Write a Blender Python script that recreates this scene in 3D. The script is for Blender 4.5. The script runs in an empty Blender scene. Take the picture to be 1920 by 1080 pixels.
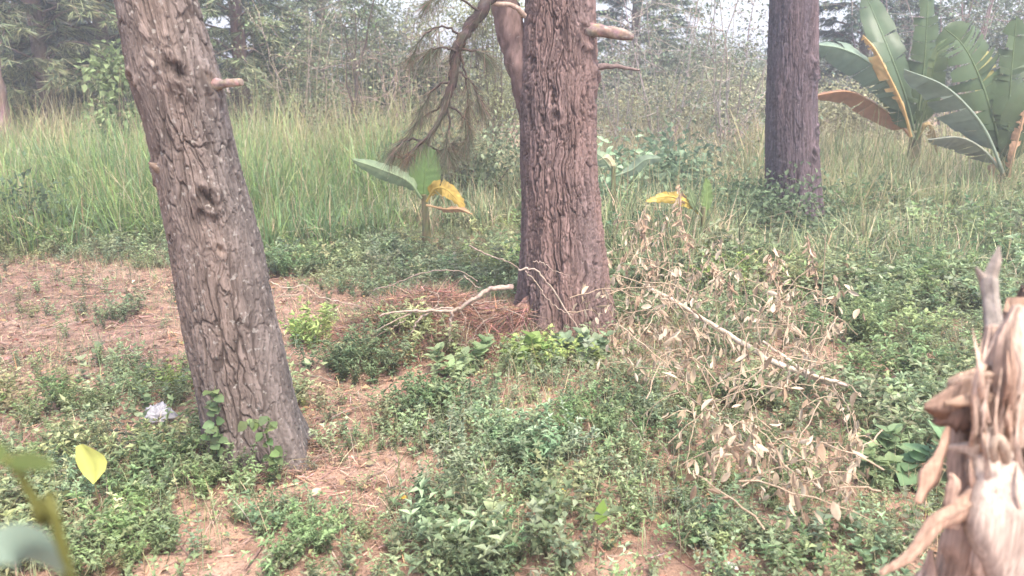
import bpy, math, random
import numpy as np
from mathutils import Matrix, Vector

random.seed(7)
RNG = np.random.default_rng(11)
SC = bpy.context.scene
COL = SC.collection

# ------------------------------------------------------------------ camera, light, exposure
CAM_H = 1.6
F_PX = 1500.0                       # focal length in pixels of the 1920 px wide photograph
PITCH = math.radians(15.3)
cam_data = bpy.data.cameras.new("camera")
cam_data.sensor_width = 36.0
cam_data.lens = 36.0 * F_PX / 1920.0
cam_data.clip_start = 0.05
cam_data.clip_end = 600.0
cam_data.dof.use_dof = True
cam_data.dof.focus_distance = 4.2
cam_data.dof.aperture_fstop = 3.3
cam = bpy.data.objects.new("camera", cam_data)
COL.objects.link(cam)
cam.location = (0, 0, CAM_H)
cam.rotation_euler = (math.radians(90) - PITCH, 0, 0)
SC.camera = cam

SUN_EL, SUN_AZ = math.radians(62), math.radians(150)     # azimuth from +Y, clockwise: high behind the camera's right shoulder
world = bpy.data.worlds.new("World")
SC.world = world
world.use_nodes = True
wn = world.node_tree.nodes
sky = wn.new("ShaderNodeTexSky")
sky.sky_type = 'NISHITA'
sky.sun_disc = False
sky.sun_elevation = SUN_EL
sky.sun_rotation = SUN_AZ
sky.air_density = 1.0
sky.dust_density = 4.0
sky.ozone_density = 1.0
wn["Background"].inputs["Strength"].default_value = 0.15
world.node_tree.links.new(sky.outputs[0], wn["Background"].inputs["Color"])
sun_data = bpy.data.lights.new("sun", 'SUN')
sun_data.energy = 1.5
sun_data.angle = math.radians(10.0)
sun_data.color = (1.0, 0.93, 0.84)
sun = bpy.data.objects.new("sun", sun_data)
COL.objects.link(sun)
sd = Vector((math.sin(SUN_AZ) * math.cos(SUN_EL), math.cos(SUN_AZ) * math.cos(SUN_EL), math.sin(SUN_EL)))
sun.rotation_euler = sd.to_track_quat('Z', 'Y').to_euler()
SC.view_settings.view_transform = 'Standard'
SC.view_settings.look = 'None'
SC.view_settings.gamma = 1.0
SC.view_settings.use_curve_mapping = False
SC.view_settings.exposure = 1.98
SC.render.engine = 'CYCLES'
SC.cycles.use_denoising = True
SC.cycles.max_bounces = 8
SC.cycles.diffuse_bounces = 4
SC.cycles.transmission_bounces = 4
SC.cycles.transparent_max_bounces = 8
SC.cycles.volume_bounces = 1

# ------------------------------------------------------------------ numeric helpers
def hash2(a, b, s):
    a = np.asarray(a).astype(np.int64); b = np.asarray(b).astype(np.int64)
    h = (a * 374761393 + b * 668265263 + s * 2147483647 * 31 + s * 97) & 0xFFFFFFFF
    h = ((h ^ (h >> 13)) * 1274126177) & 0xFFFFFFFF
    h = ((h ^ (h >> 16)) * 2246822519) & 0xFFFFFFFF
    return ((h ^ (h >> 15)) & 0xFFFFFF) / float(0xFFFFFF)

def vnoise(x, y, s=0):
    x = np.asarray(x, float); y = np.asarray(y, float)
    xi = np.floor(x); yi = np.floor(y)
    fx = x - xi; fy = y - yi
    fx = fx * fx * (3 - 2 * fx); fy = fy * fy * (3 - 2 * fy)
    a = hash2(xi, yi, s); b = hash2(xi + 1, yi, s); c = hash2(xi, yi + 1, s); d = hash2(xi + 1, yi + 1, s)
    return (a * (1 - fx) + b * fx) * (1 - fy) + (c * (1 - fx) + d * fx) * fy

def fbm(x, y, s=0, o=4):
    r = 0; a = .5; f = 1.0
    for i in range(o):
        r = r + a * vnoise(x * f, y * f, s + i * 17); a *= .5; f *= 2.03
    return r

def sstep(a, b, x):
    t = np.clip((x - a) / (b - a), 0, 1)
    return t * t * (3 - 2 * t)

CP, SP = math.cos(PITCH), math.sin(PITCH)
def ray(px, py):
    u = (px - 960.0) / F_PX; v = -(py - 540.0) / F_PX
    return np.array([u, CP + v * SP, -SP + v * CP])
def at(px, py, Y):
    d = ray(px, py)
    return np.array([0, 0, CAM_H]) + d * (Y / d[1])
def scl(py, Y):
    return (Y / ray(960, py)[1]) / F_PX      # metres per photo pixel at that place

MOUND = at(800, 610, 4.55)
HOLE = at(880, 640, 4.35)
def gh(x, y):
    x = np.asarray(x, float); y = np.asarray(y, float)
    h = .10 * (fbm(x * .45 + 3, y * .45 + 9, 5, 3) - .44) + .03 * (fbm(x * 2.2, y * 2.2, 8, 3) - .44)
    h = h + .022 * (fbm(x * 6.5, y * 6.5, 28, 3) - .44)
    h = h + .25 * np.exp(-(((x - MOUND[0]) / .42) ** 2 + ((y - 4.60) / .33) ** 2))
    h = h - .17 * np.exp(-(((x - HOLE[0]) / .14) ** 2 + ((y - 4.42) / .11) ** 2))
    return h
def gnd(px, py):
    d = ray(px, py)
    z = 0.0
    for _ in range(6):
        p = np.array([0, 0, CAM_H]) + d * ((CAM_H - z) / -d[2])
        z = float(gh(p[0], p[1]))
    return p

def nrm(a):
    return a / np.maximum(np.linalg.norm(a, axis=-1, keepdims=True), 1e-9)

def frames(d, up):
    """rotations whose local Y runs along d and local Z leans to up; n x 3 x 3"""
    y = nrm(d); x = np.cross(y, up); bad = np.linalg.norm(x, axis=-1) < 1e-5
    if np.any(bad):
        x[bad] = np.cross(y[bad], np.array([1.0, .2, .1]))
    x = nrm(x); z = np.cross(x, y)
    return np.stack([x, y, z], -1)

def yaw_tilt(n, tilt, rng=RNG):
    a = rng.uniform(0, 2 * math.pi, n); t = rng.normal(0, tilt, n); b = rng.uniform(0, 2 * math.pi, n)
    ca, sa = np.cos(a), np.sin(a); o = np.zeros(n); i = np.ones(n)
    Rz = np.stack([np.stack([ca, -sa, o], -1), np.stack([sa, ca, o], -1), np.stack([o, o, i], -1)], 1)
    kx, ky = np.cos(b), np.sin(b); ct, st = np.cos(t), np.sin(t)
    K = np.stack([np.stack([ct + kx * kx * (1 - ct), kx * ky * (1 - ct), ky * st], -1),
                  np.stack([kx * ky * (1 - ct), ct + ky * ky * (1 - ct), -kx * st], -1),
                  np.stack([-ky * st, kx * st, ct], -1)], 1)
    return np.einsum('nij,njk->nik', K, Rz)

class G:
    """collects geometry with a colour per vertex; build() links it as ONE mesh object"""
    def __init__(self):
        self.V = []; self.C = []; self.T = []; self.Q = []; self.n = 0
    def add(self, V, F, C):
        V = np.asarray(V, float).reshape(-1, 3); C = np.asarray(C, float)
        if C.ndim == 1: C = np.tile(C, (len(V), 1))
        F = np.asarray(F, np.int64)
        (self.T if F.shape[1] == 3 else self.Q).append(F + self.n)
        self.V.append(V); self.C.append(C); self.n += len(V)
        return self
    def stamp(self, tv, tf, P, R, S, C, tint=None):
        n, k = len(P), len(tv)
        if n == 0: return self
        S = np.asarray(S, float)
        if S.ndim == 0: S = np.full(n, float(S))
        if S.ndim == 1: S = np.repeat(S[:, None], 3, 1)
        V = np.einsum('nij,nkj->nki', R, tv[None] * S[:, None, :]) + P[:, None, :]
        F = (tf[None] + (np.arange(n) * k)[:, None, None]).reshape(-1, tf.shape[1])
        Cc = np.repeat(np.asarray(C, float)[:, None, :], k, 1)
        if tint is not None: Cc = Cc * (tint[None] if tint.ndim == 2 else tint[None, :, None])
        return self.add(V.reshape(-1, 3), F, Cc.reshape(-1, 3))
    def tube(self, pts, rad, C, sides=6, cap=True, rough=0, seed=0):
        P = np.asarray(pts, float); m = len(P)
        rad = np.broadcast_to(np.asarray(rad, float), (m,))
        T = np.gradient(P, axis=0); T = nrm(T)
        ref = np.array([0.13, .21, 1.0]) if abs(T[:, 2].mean()) < .8 else np.array([1.0, .15, .1])
        X = nrm(np.cross(T, ref)); Y = np.cross(T, X)
        a = np.arange(sides) * 2 * math.pi / sides
        rr = rad[:, None] * np.ones((1, sides))
        if rough:
            rr = rr * (1 + rough * (hash2(np.arange(m)[:, None] + 0 * a[None].astype(int), np.arange(sides)[None] + 0 * np.arange(m)[:, None], seed) - .5) * 2)
        V = P[:, None] + rr[..., None] * (np.cos(a)[None, :, None] * X[:, None] + np.sin(a)[None, :, None] * Y[:, None])
        i = np.arange(m - 1)[:, None] * sides; j = np.arange(sides)[None]; j2 = (j + 1) % sides
        F = np.stack([i + j, i + j2, i + sides + j2, i + sides + j], -1).reshape(-1, 4)
        self.add(V.reshape(-1, 3), F, C)
        if cap:
            base = self.n
            Cc = np.asarray(C, float)
            c0 = Cc if Cc.ndim == 1 else Cc.mean(0)
            self.add(np.vstack([V[-1], P[-1] + T[-1] * rad[-1] * .3]), np.stack([np.arange(sides), (np.arange(sides) + 1) % sides, np.full(sides, sides)], -1), c0)
            self.add(np.vstack([V[0], P[0] - T[0] * rad[0] * .3]), np.stack([(np.arange(sides) + 1) % sides, np.arange(sides), np.full(sides, sides)], -1), c0)
        return self
    def build(self, name, mat, parent=None, smooth=False):
        me = bpy.data.meshes.new(name)
        V = np.vstack(self.V) if self.V else np.zeros((0, 3))
        C = np.vstack(self.C) if self.C else np.zeros((0, 3))
        T = np.vstack(self.T) if self.T else np.zeros((0, 3), np.int64)
        Q = np.vstack(self.Q) if self.Q else np.zeros((0, 4), np.int64)
        if parent is not None:
            V = V - np.array(origin(parent))
        me.vertices.add(len(V)); me.vertices.foreach_set("co", V.astype(np.float32).ravel())
        nl = 3 * len(T) + 4 * len(Q)
        me.loops.add(nl); me.loops.foreach_set("vertex_index", np.concatenate([T.ravel(), Q.ravel()]).astype(np.int32))
        me.polygons.add(len(T) + len(Q))
        st = np.concatenate([np.arange(len(T)) * 3, 3 * len(T) + np.arange(len(Q)) * 4]).astype(np.int32)
        me.polygons.foreach_set("loop_start", st)
        if smooth:
            me.polygons.foreach_set("use_smooth", np.ones(len(st), bool))
        at_ = me.attributes.new("Col", 'FLOAT_COLOR', 'POINT')
        at_.data.foreach_set("color", np.hstack([C, np.ones((len(C), 1))]).astype(np.float32).ravel())
        me.materials.append(mat)
        me.update(calc_edges=True)
        o = bpy.data.objects.new(name, me); COL.objects.link(o)
        if parent is not None: o.parent = parent
        return o

def origin(o):
    v = Vector(o.location)
    while o.parent is not None:
        o = o.parent; v += Vector(o.location)
    return v

def tag(o, label=None, cat=None, group=None, kind=None):
    if label: o["label"] = label
    if cat: o["category"] = cat
    if group: o["group"] = group
    if kind: o["kind"] = kind
    return o

def thing(name, loc, label, cat, group=None):
    o = bpy.data.objects.new(name, None); COL.objects.link(o)
    o.empty_display_size = .1
    o.location = [float(v) for v in loc]
    return tag(o, label, cat, group)

def jit(base, n, amt=.18, rng=RNG):
    """n colours around base: brightness and a little hue"""
    b = np.asarray(base, float)
    k = np.exp(rng.normal(0, amt, (n, 1)))
    return np.clip(b[None] * k * np.exp(rng.normal(0, amt * .35, (n, 3))), .005, .85)

# ------------------------------------------------------------------ materials
def new_mat(name):
    m = bpy.data.materials.new(name); m.use_nodes = True
    nt = m.node_tree
    return m, nt, nt.nodes["Principled BSDF"], nt.nodes["Material Output"]

def leaf_material(name, transl=.35, rough=.5, noise_scale=30, noise_amt=.35):
    m, nt, p, out = new_mat(name)
    a = nt.nodes.new("ShaderNodeAttribute"); a.attribute_name = "Col"
    no = nt.nodes.new("ShaderNodeTexNoise"); no.inputs["Scale"].default_value = noise_scale; no.inputs["Detail"].default_value = 3
    geo = nt.nodes.new("ShaderNodeNewGeometry"); nt.links.new(geo.outputs["Position"], no.inputs["Vector"])
    mr = nt.nodes.new("ShaderNodeMapRange"); mr.inputs["To Min"].default_value = 1 - noise_amt; mr.inputs["To Max"].default_value = 1 + noise_amt
    nt.links.new(no.outputs["Fac"], mr.inputs["Value"])
    mx = nt.nodes.new("ShaderNodeVectorMath"); mx.operation = 'SCALE'
    nt.links.new(a.outputs["Color"], mx.inputs[0]); nt.links.new(mr.outputs[0], mx.inputs["Scale"])
    nt.links.new(mx.outputs[0], p.inputs["Base Color"])
    p.inputs["Roughness"].default_value = rough
    p.inputs["Specular IOR Level"].default_value = .2
    if transl > 0:
        t = nt.nodes.new("ShaderNodeBsdfTranslucent"); nt.links.new(mx.outputs[0], t.inputs["Color"])
        ms = nt.nodes.new("ShaderNodeMixShader"); ms.inputs["Fac"].default_value = transl
        nt.links.new(p.outputs[0], ms.inputs[1]); nt.links.new(t.outputs[0], ms.inputs[2])
        nt.links.new(ms.outputs[0], out.inputs["Surface"])
    return m

def bark_material(name, fleck=(.5, .46, .42), fleck_lo=.66, sc=(34, 34, 10), bump=.35):
    m, nt, p, out = new_mat(name)
    L = nt.links.new
    a = nt.nodes.new("ShaderNodeAttribute"); a.attribute_name = "Col"
    geo = nt.nodes.new("ShaderNodeNewGeometry")
    mp = nt.nodes.new("ShaderNodeMapping"); mp.inputs["Scale"].default_value = sc
    L(geo.outputs["Position"], mp.inputs["Vector"])
    n1 = nt.nodes.new("ShaderNodeTexNoise"); n1.inputs["Scale"].default_value = 1.0; n1.inputs["Detail"].default_value = 6; n1.inputs["Roughness"].default_value = .65
    L(mp.outputs[0], n1.inputs["Vector"])
    mr = nt.nodes.new("ShaderNodeMapRange"); mr.inputs["From Min"].default_value = .3; mr.inputs["From Max"].default_value = .7
    mr.inputs["To Min"].default_value = .62; mr.inputs["To Max"].default_value = 1.38
    L(n1.outputs["Fac"], mr.inputs["Value"])
    mx = nt.nodes.new("ShaderNodeVectorMath"); mx.operation = 'SCALE'
    L(a.outputs["Color"], mx.inputs[0]); L(mr.outputs[0], mx.inputs["Scale"])
    n2 = nt.nodes.new("ShaderNodeTexNoise"); n2.inputs["Scale"].default_value = 42; n2.inputs["Detail"].default_value = 2
    L(geo.outputs["Position"], n2.inputs["Vector"])
    m2 = nt.nodes.new("ShaderNodeMapRange"); m2.inputs["From Min"].default_value = fleck_lo; m2.inputs["From Max"].default_value = fleck_lo + .06
    m2.inputs["To Max"].default_value = .7
    L(n2.outputs["Fac"], m2.inputs["Value"])
    mix = nt.nodes.new("ShaderNodeMix"); mix.data_type = 'RGBA'
    L(m2.outputs[0], mix.inputs["Factor"]); L(mx.outputs[0], mix.inputs["A"]); mix.inputs["B"].default_value = (*fleck, 1)
    L(mix.outputs["Result"], p.inputs["Base Color"])
    p.inputs["Roughness"].default_value = .9
    p.inputs["Specular IOR Level"].default_value = .15
    b = nt.nodes.new("ShaderNodeBump"); b.inputs["Strength"].default_value = bump; b.inputs["Distance"].default_value = .006
    L(n1.outputs["Fac"], b.inputs["Height"]); L(b.outputs[0], p.inputs["Normal"])
    return m

def ground_material():
    m, nt, p, out = new_mat("forest_soil")
    L = nt.links.new
    geo = nt.nodes.new("ShaderNodeNewGeometry")
    def noise(scale, detail, vec=None, rough=.6):
        n = nt.nodes.new("ShaderNodeTexNoise"); n.inputs["Scale"].default_value = scale; n.inputs["Detail"].default_value = detail
        n.inputs["Roughness"].default_value = rough
        L(vec or geo.outputs["Position"], n.inputs["Vector"]); return n
    def ramp(src, stops):
        r = nt.nodes.new("ShaderNodeValToRGB")
        while len(r.color_ramp.elements) < len(stops): r.color_ramp.elements.new(.5)
        for e, (pos, c) in zip(r.color_ramp.elements, stops):
            e.position = pos; e.color = (*c, 1)
        L(src, r.inputs["Fac"]); return r
    n1 = noise(1.3, 5); n2 = noise(9, 6); n3 = noise(95, 4)
    r1 = ramp(n1.outputs["Fac"], [(.32, (.19, .12, .088)), (.5, (.285, .185, .138)), (.66, (.38, .262, .20))])
    r2 = ramp(n2.outputs["Fac"], [(.35, (.55, .5, .46)), (.5, (1, 1, 1)), (.68, (1.15, 1.12, 1.05))])
    r3 = ramp(n3.outputs["Fac"], [(.3, (.6, .55, .5)), (.5, (1, 1, 1)), (.7, (1.25, 1.2, 1.15))])
    def mul(a, b):
        x = nt.nodes.new("ShaderNodeMix"); x.data_type = 'RGBA'; x.blend_type = 'MULTIPLY'; x.inputs["Factor"].default_value = 1
        L(a, x.inputs["A"]); L(b, x.inputs["B"]); return x.outputs["Result"]
    c = mul(mul(r1.outputs[0], r2.outputs[0]), r3.outputs[0])
    L(c, p.inputs["Base Color"])
    p.inputs["Roughness"].default_value = .95; p.inputs["Specular IOR Level"].default_value = .1
    b = nt.nodes.new("ShaderNodeBump"); b.inputs["Strength"].default_value = .6; b.inputs["Distance"].default_value = .02
    L(n3.outputs["Fac"], b.inputs["Height"]); L(b.outputs[0], p.inputs["Normal"])
    return m

M_LEAF = leaf_material("weed_leaf", .4, .6)
M_GRASS = leaf_material("grass_blade", .38, noise_scale=12)
M_DRY = leaf_material("dry_leaf", .22, .7, 60, .3)
M_STRAW = leaf_material("pine_straw", .1, .7, 40, .3)
M_NEEDLE = leaf_material("needle", .3, .5, 8, .25)
M_BANANA = leaf_material("banana_leaf", .28, .38, 14, .22)
M_BARK = bark_material("pine_bark", fleck=(.26, .24, .215), fleck_lo=.63)
M_BARK_RED = bark_material("red_pine_bark", fleck=(.24, .2, .18), fleck_lo=.68)
M_TWIG = bark_material("dead_twig", fleck=(.33, .29, .25), fleck_lo=.66, sc=(60, 60, 60), bump=.2)
M_DARK_TWIG = bark_material("dark_twig", fleck_lo=.95, sc=(60, 60, 60), bump=.3)
M_WOOD = bark_material("torn_wood", fleck=(.38, .30, .24), fleck_lo=.72, sc=(150, 150, 7), bump=.8)
M_BAG = leaf_material("plastic_bag", .25, .3, 50, .1)
M_SOIL = ground_material()

# ------------------------------------------------------------------ ground
def axis(lo, hi, step, far):
    a = np.arange(lo, hi + 1e-6, step)
    ext = step * np.cumsum(1.35 ** np.arange(1, 28))
    ext = ext[ext < far]
    return np.concatenate([lo - ext[::-1], a, hi + ext])
gx = axis(-6.5, 6.5, .08, 160); gy = axis(1.6, 11, .08, 160)
XX, YY = np.meshgrid(gx, gy)
g = G()
nx, ny = len(gx), len(gy)
idx = np.arange(nx * ny).reshape(ny, nx)
g.add(np.stack([XX, YY, gh(XX, YY)], -1).reshape(-1, 3),
      np.stack([idx[:-1, :-1], idx[:-1, 1:], idx[1:, 1:], idx[1:, :-1]], -1).reshape(-1, 4), np.array([.3, .2, .14]))
ground = g.build("ground", M_SOIL, smooth=True)
tag(ground, kind='structure')

# ------------------------------------------------------------------ pine trunks with furrowed bark
def vor(u, v, Nu, s):
    ui = np.floor(u); vi = np.floor(v)
    f1 = np.full(u.shape, 9.0); f2 = np.full(u.shape, 9.0); cid = np.zeros(u.shape)
    for du in (-1, 0, 1):
        for dv in (-1, 0, 1):
            a = ui + du; b = vi + dv; aw = np.mod(a, Nu)
            jx = hash2(aw, b, s); jy = hash2(aw, b, s + 1)
            d = np.hypot(a + .1 + .8 * jx - u, b + .05 + .9 * jy - v)
            near = d < f1
            f2 = np.where(near, f1, np.minimum(f2, d)); cid = np.where(near, hash2(aw, b, s + 2), cid); f1 = np.where(near, d, f1)
    return f1, f2, cid

def bark_trunk(edges, Y, z_dense, top, nz, nt, cw, ch, depth, base_col, deep_col, flare, lobes, knots=(), seed=1, taper=.06, lean_y=0.0, fibre=.5):
    cz, cx, cr = [], [], []
    for l, r, py in edges:
        p = at((l + r) / 2, py, Y); cz.append(p[2]); cx.append(p[0]); cr.append((r - l) / 2 * scl(py, Y))
    o = np.argsort(cz); cz = np.array(cz)[o]; cx = np.array(cx)[o]; cr = np.array(cr)[o]
    zb = -.12
    z = np.concatenate([np.linspace(zb, z_dense, nz), np.linspace(z_dense, top, 40)[1:]])
    k = (cx[-1] - cx[-3]) / (cz[-1] - cz[-3])
    x0 = np.interp(z, cz, cx) + np.maximum(z - cz[-1], 0) * k
    r0 = np.interp(z, cz, cr); r0 = np.where(z > cz[-1], np.maximum(cr[-1] * (1 - taper * (z - cz[-1])), .05), r0)
    ker = np.exp(-np.linspace(-2, 2, 31) ** 2); ker /= ker.sum()
    x0[:nz] = np.convolve(np.pad(x0[:nz], 15, 'edge'), ker, 'valid'); r0[:nz] = np.convolve(np.pad(r0[:nz], 15, 'edge'), ker, 'valid')
    x0 = np.convolve(np.pad(x0, 1, 'edge'), [.25, .5, .25], 'valid')
    q_ = np.linspace(-1, 1, nt + 1)[:-1]
    th = -math.pi / 2 + math.pi * (.52 * q_ + .48 * np.sign(q_) * np.abs(q_) ** 4)   # denser on the side seen from the clearing
    Z, TH = np.meshgrid(z, th, indexing='ij')
    R = r0[:, None] * np.ones_like(TH)
    ct, st = np.cos(TH), np.sin(TH)
    lob = sum(a * np.cos(n * TH + ph) for n, a, ph in lobes)
    R = R * (1 + lob * (.35 + np.exp(-np.maximum(Z, 0) / .35)))
    R = R + flare * np.exp(-np.maximum(Z, 0) / .12) * (.25 + 1.9 * np.clip(np.cos(5 * TH + seed) * .5 + .5, 0, 1) ** 2)
    circ = 2 * math.pi * cr.mean()
    Nu = max(8, round(circ / cw))
    nzx = lambda f, s, o=3: fbm(ct * circ / 6.28 * f + 40, st * circ / 6.28 * f + Z * f * .37 + 40 + Z * f * .21, s, o)
    nv = lambda fu, fv, s: (vnoise(TH / 6.2832 * Nu * fu, Z * fv, s) * (.5 - .5 * np.cos(TH)) + vnoise((TH + 3.1416) % 6.2832 / 6.2832 * Nu * fu + 50, Z * fv, s) * (.5 + .5 * np.cos(TH)))
    u = TH / 6.2832 * Nu + .9 * (nv(.5, 5, 3 + seed) - .5) + .45 * (nv(1.5, 17, 9 + seed) - .5)
    v = Z / ch + .8 * (nv(.8, 7, 5 + seed) - .5)
    wob = .16 * (nv(2.3, 24, 14 + seed) - .5) + .10 * (nv(5, 60, 16 + seed) - .5)
    f1, f2, cid = vor(u + wob, v + 1.5 * wob, Nu, seed * 10)
    g1, g2, cid2 = vor((u + wob) * 2 + .3, v * 1.45 + wob * 2, Nu * 2, seed * 10 + 5)
    k1, k2, cid3 = vor((u + 1.6 * wob) * 4, v * 3.3 + wob * 3, Nu * 4, seed * 10 + 9)
    gap = sstep(.25, .55, nv(.5, 3.2, 47 + seed))            # some furrows close up
    c1 = (1 - sstep(.01, .17, f2 - f1)) * (.35 + .65 * gap)
    c2 = 1 - sstep(.0, .13, g2 - g1)
    c3 = 1 - sstep(.0, .22, k2 - k1)
    white = hash2(np.arange(Z.size).reshape(Z.shape), 0 * Z, 91 + seed) - .5
    fine = nv(7, 70, 41) * .5 + nv(11, 28, 43) * .5
    deepness = np.clip(np.maximum.reduce([c1, .62 * c2, fibre * .55 * c3]), 0, 1)
    lip = sstep(.1, .5, f2 - f1)
    disp = depth * (-1.2 * deepness + .42 * (cid - .5) + .40 * (cid2 - .5) + .28 * (cid3 - .5) + .25 * (fine - .5) + .10 * white + .7 * (nv(.35, 2.2, 51) - .5) - .12 * lip)
    cc = np.asarray(base_col)[None, None] * (.68 + .22 * cid + .22 * cid2 + .24 * cid3 + .3 * (fine - .5) + .14 * white)[..., None]
    tone = nv(.3, 1.5, 61 + seed)[..., None]
    cc = cc * (1 + (tone - .5) * np.array([.35, .15, 0.0]))
    cc = cc * (1 - .8 * deepness[..., None]) + np.asarray(deep_col)[None, None] * (.8 * deepness[..., None])
    for kpx, kpy, ks, ring, pit, kc in knots:
        p = at(kpx, kpy, Y); kz = p[2]
        xr = np.interp(kz, z, x0); rr = np.interp(kz, z, r0)
        s = np.clip((p[0] - xr) / rr, -.97, .97)
        kth = -math.pi / 2 + math.asin(s)
        dth = (TH - kth + math.pi) % (2 * math.pi) - math.pi
        q = np.hypot(dth * rr, (Z - kz) * .85 + .01 * np.sin(dth * 9)) / ks
        q = q * (1 + .9 * (nv(1.2, 12, 71) - .5) + .5 * (fine - .5))
        disp = disp + ring * np.exp(-((q - .75) / .45) ** 2) * (.6 + .8 * nv(1.5, 25, 73)) - pit * np.exp(-(q / .42) ** 2) * (.5 + nv(3, 40, 75))
        w = (np.exp(-(q / .55) ** 2) * (.35 + .9 * nv(2.5, 45, 77)))[..., None].clip(0, 1)
        cc = cc * (1 - w) + np.asarray(kc)[None, None] * w
    R = R + disp
    y0 = Y + lean_y * z
    V = np.stack([x0[:, None] + R * ct, y0[:, None] + R * st, Z + .4 * depth * (nv(1.5, 20, 81) - .5)], -1)
    m = len(z); idx = np.arange(m * nt).reshape(m, nt); nxt = np.roll(idx, -1, 1)
    F = np.stack([idx[:-1], nxt[:-1], nxt[1:], idx[1:]], -1).reshape(-1, 4)
    g = G().add(V.reshape(-1, 3), F, np.clip(cc, .01, .8).reshape(-1, 3))
    return g, (lambda zz: (np.interp(zz, z, x0), Y + lean_y * zz, np.interp(zz, z, r0)))

def rough_path(pts, n, amp, seed):
    """spline-ish resampling of a few points with small wobble"""
    P = np.asarray(pts, float); m = len(P)
    t = np.linspace(0, m - 1, n)
    i = np.clip(np.floor(t).astype(int), 0, m - 2); f = (t - i)[:, None]
    Pm = np.vstack([2 * P[0] - P[1], P, 2 * P[-1] - P[-2]])
    a, b, c, d = Pm[i], Pm[i + 1], Pm[i + 2], Pm[i + 3]
    out = .5 * ((2 * b) + (-a + c) * f + (2 * a - 5 * b + 4 * c - d) * f ** 2 + (-a + 3 * b - 3 * c + d) * f ** 3)
    r = np.random.default_rng(seed)
    w = r.normal(0, amp, (n, 3)); w = np.vstack([w[:1] * 0, w[1:]])
    return out + w

def pxpath(lst, Y):
    """[(px, py) or (px, py, Y)] -> points"""
    return [at(q[0], q[1], q[2] if len(q) > 2 else Y) for q in lst]

# needle fascicle and spray templates (local Y outward, Z up)
def strip_template(n, w, bend, rng_seed=0):
    t = np.linspace(0, 1, n + 1)
    V = []; F = []
    for i, s in enumerate(t):
        ww = w * (1 - s) ** .6 if i < n else 0
        V += [(-ww, s, -bend * s * s), (ww, s, -bend * s * s)]
    V = np.array(V)
    for i in range(n):
        a = 2 * i
        F += [(a, a + 1, a + 3), (a, a + 3, a + 2)]
    F = F[:-1] if n > 0 else F
    return V, np.array(F)
NEEDLE_V = np.array([(-.005, 0, 0), (.005, 0, 0), (0, 1, -.1)]); NEEDLE_F = np.array([(0, 1, 2)])

def needle_tufts(g, P, D, n_per, length, width, cols, spread=.7, droop=.25, rng=RNG, flat=1.0):
    """sprays of needles at points P pointing roughly along D"""
    n = len(P) * n_per
    PP = np.repeat(P, n_per, 0); DD = np.repeat(nrm(D), n_per, 0)
    d = nrm(DD + rng.normal(0, spread, (n, 3)) * [1, 1, flat] + np.array([0, 0, -droop]))
    R = frames(d, rng.normal(0, 1, (n, 3)))
    L = length * rng.uniform(.6, 1.15, n)
    S = np.stack([np.full(n, width / .006 * 1.0), L, L], -1)
    C = cols[rng.integers(0, len(cols), n)]
    g.stamp(NEEDLE_V, NEEDLE_F, PP, R, S, C)

def pine_crown(root, tr_fn, top, green, seed):
    """limbs and needle clumps high above the frame"""
    r = np.random.default_rng(seed)
    limb = G(); cr = G()
    for i in range(11):
        z = top - 2.2 + 2.3 * i / 11
        x, y, rr = tr_fn(z)
        a = r.uniform(0, 6.28); L = r.uniform(1.1, 2.0)
        d = np.array([math.cos(a), math.sin(a), .25])
        pts = rough_path([np.array([x, y, z]), np.array([x, y, z]) + d * L * .5 + [0, 0, .05], np.array([x, y, z]) + d * L], 8, .02, seed + i)
        limb.tube(pts, np.linspace(.045, .012, 8), np.array([.2, .14, .11]), 6)
        Q = pts[r.integers(2, 8, 34)] + r.normal(0, .22, (34, 3))
        needle_tufts(cr, Q, r.normal(0, 1, (34, 3)) + d, 10, .2, .004, jit(green, 20, .25, r), rng=r)
    limb.build("limb", M_BARK, root)
    cr.build("crown", M_NEEDLE, root)

# --- leaning pine, left
LY = float(gnd(490, 856)[1])
edgesL = [(222, 365, 0), (236, 390, 75), (249, 413, 150), (274, 428, 225), (292, 445, 300), (308, 468, 380), (322, 488, 450), (336, 504, 530), (349, 520, 610), (370, 540, 700), (388, 558, 780), (398, 572, 830), (402, 578, 865)]
gL, trL = bark_trunk(edgesL, LY, 2.15, 7.2, 560, 230, .046,   .22, .0085, (.136, .109, .096), (.034, .025, .021), .034,
                     [(2, .03, .4), (3, .035, 1.2), (5, .03, 2.0)],
                     knots=[(362, 135, .06, .022, .010, (.02, .015, .013)), (418, 365, .055, .024, .005, (.03, .022, .018)),
                            (405, 150, .05, .014, .0, (.15, .115, .09)), (318, 112, .025, .010, .0, (.27, .225, .19)),
                            (272, 150, .03, .010, .016, (.12, .07, .045)), (440, 452, .028, .008, .006, (.17, .125, .10)),
                            (290, 318, .022, .014, 0, (.14, .10, .08))], seed=3)
bL = gnd(492, 868)
leaning_pine = thing("pine_tree", (bL[0], LY, 0), "grey brown pine trunk leaning left, with knots and a snapped branch stub", "tree", "pine trees in the clearing")
gL.build("trunk", M_BARK, leaning_pine)
g = G(); pts = rough_path(pxpath([(408, 158, LY - .06), (425, 156, LY - .1), (440, 155, LY - .12), (453, 154, LY - .13)], LY), 9, .0005, 4)
g.tube(pts, np.array([.024, .018, .0155, .015, .0148, .015, .015, .0145, .013]), jit((.22, .175, .145), 90, .25), 10, rough=.09, seed=4)
g.build("branch_stub", M_TWIG, leaning_pine)
g = G()
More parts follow.
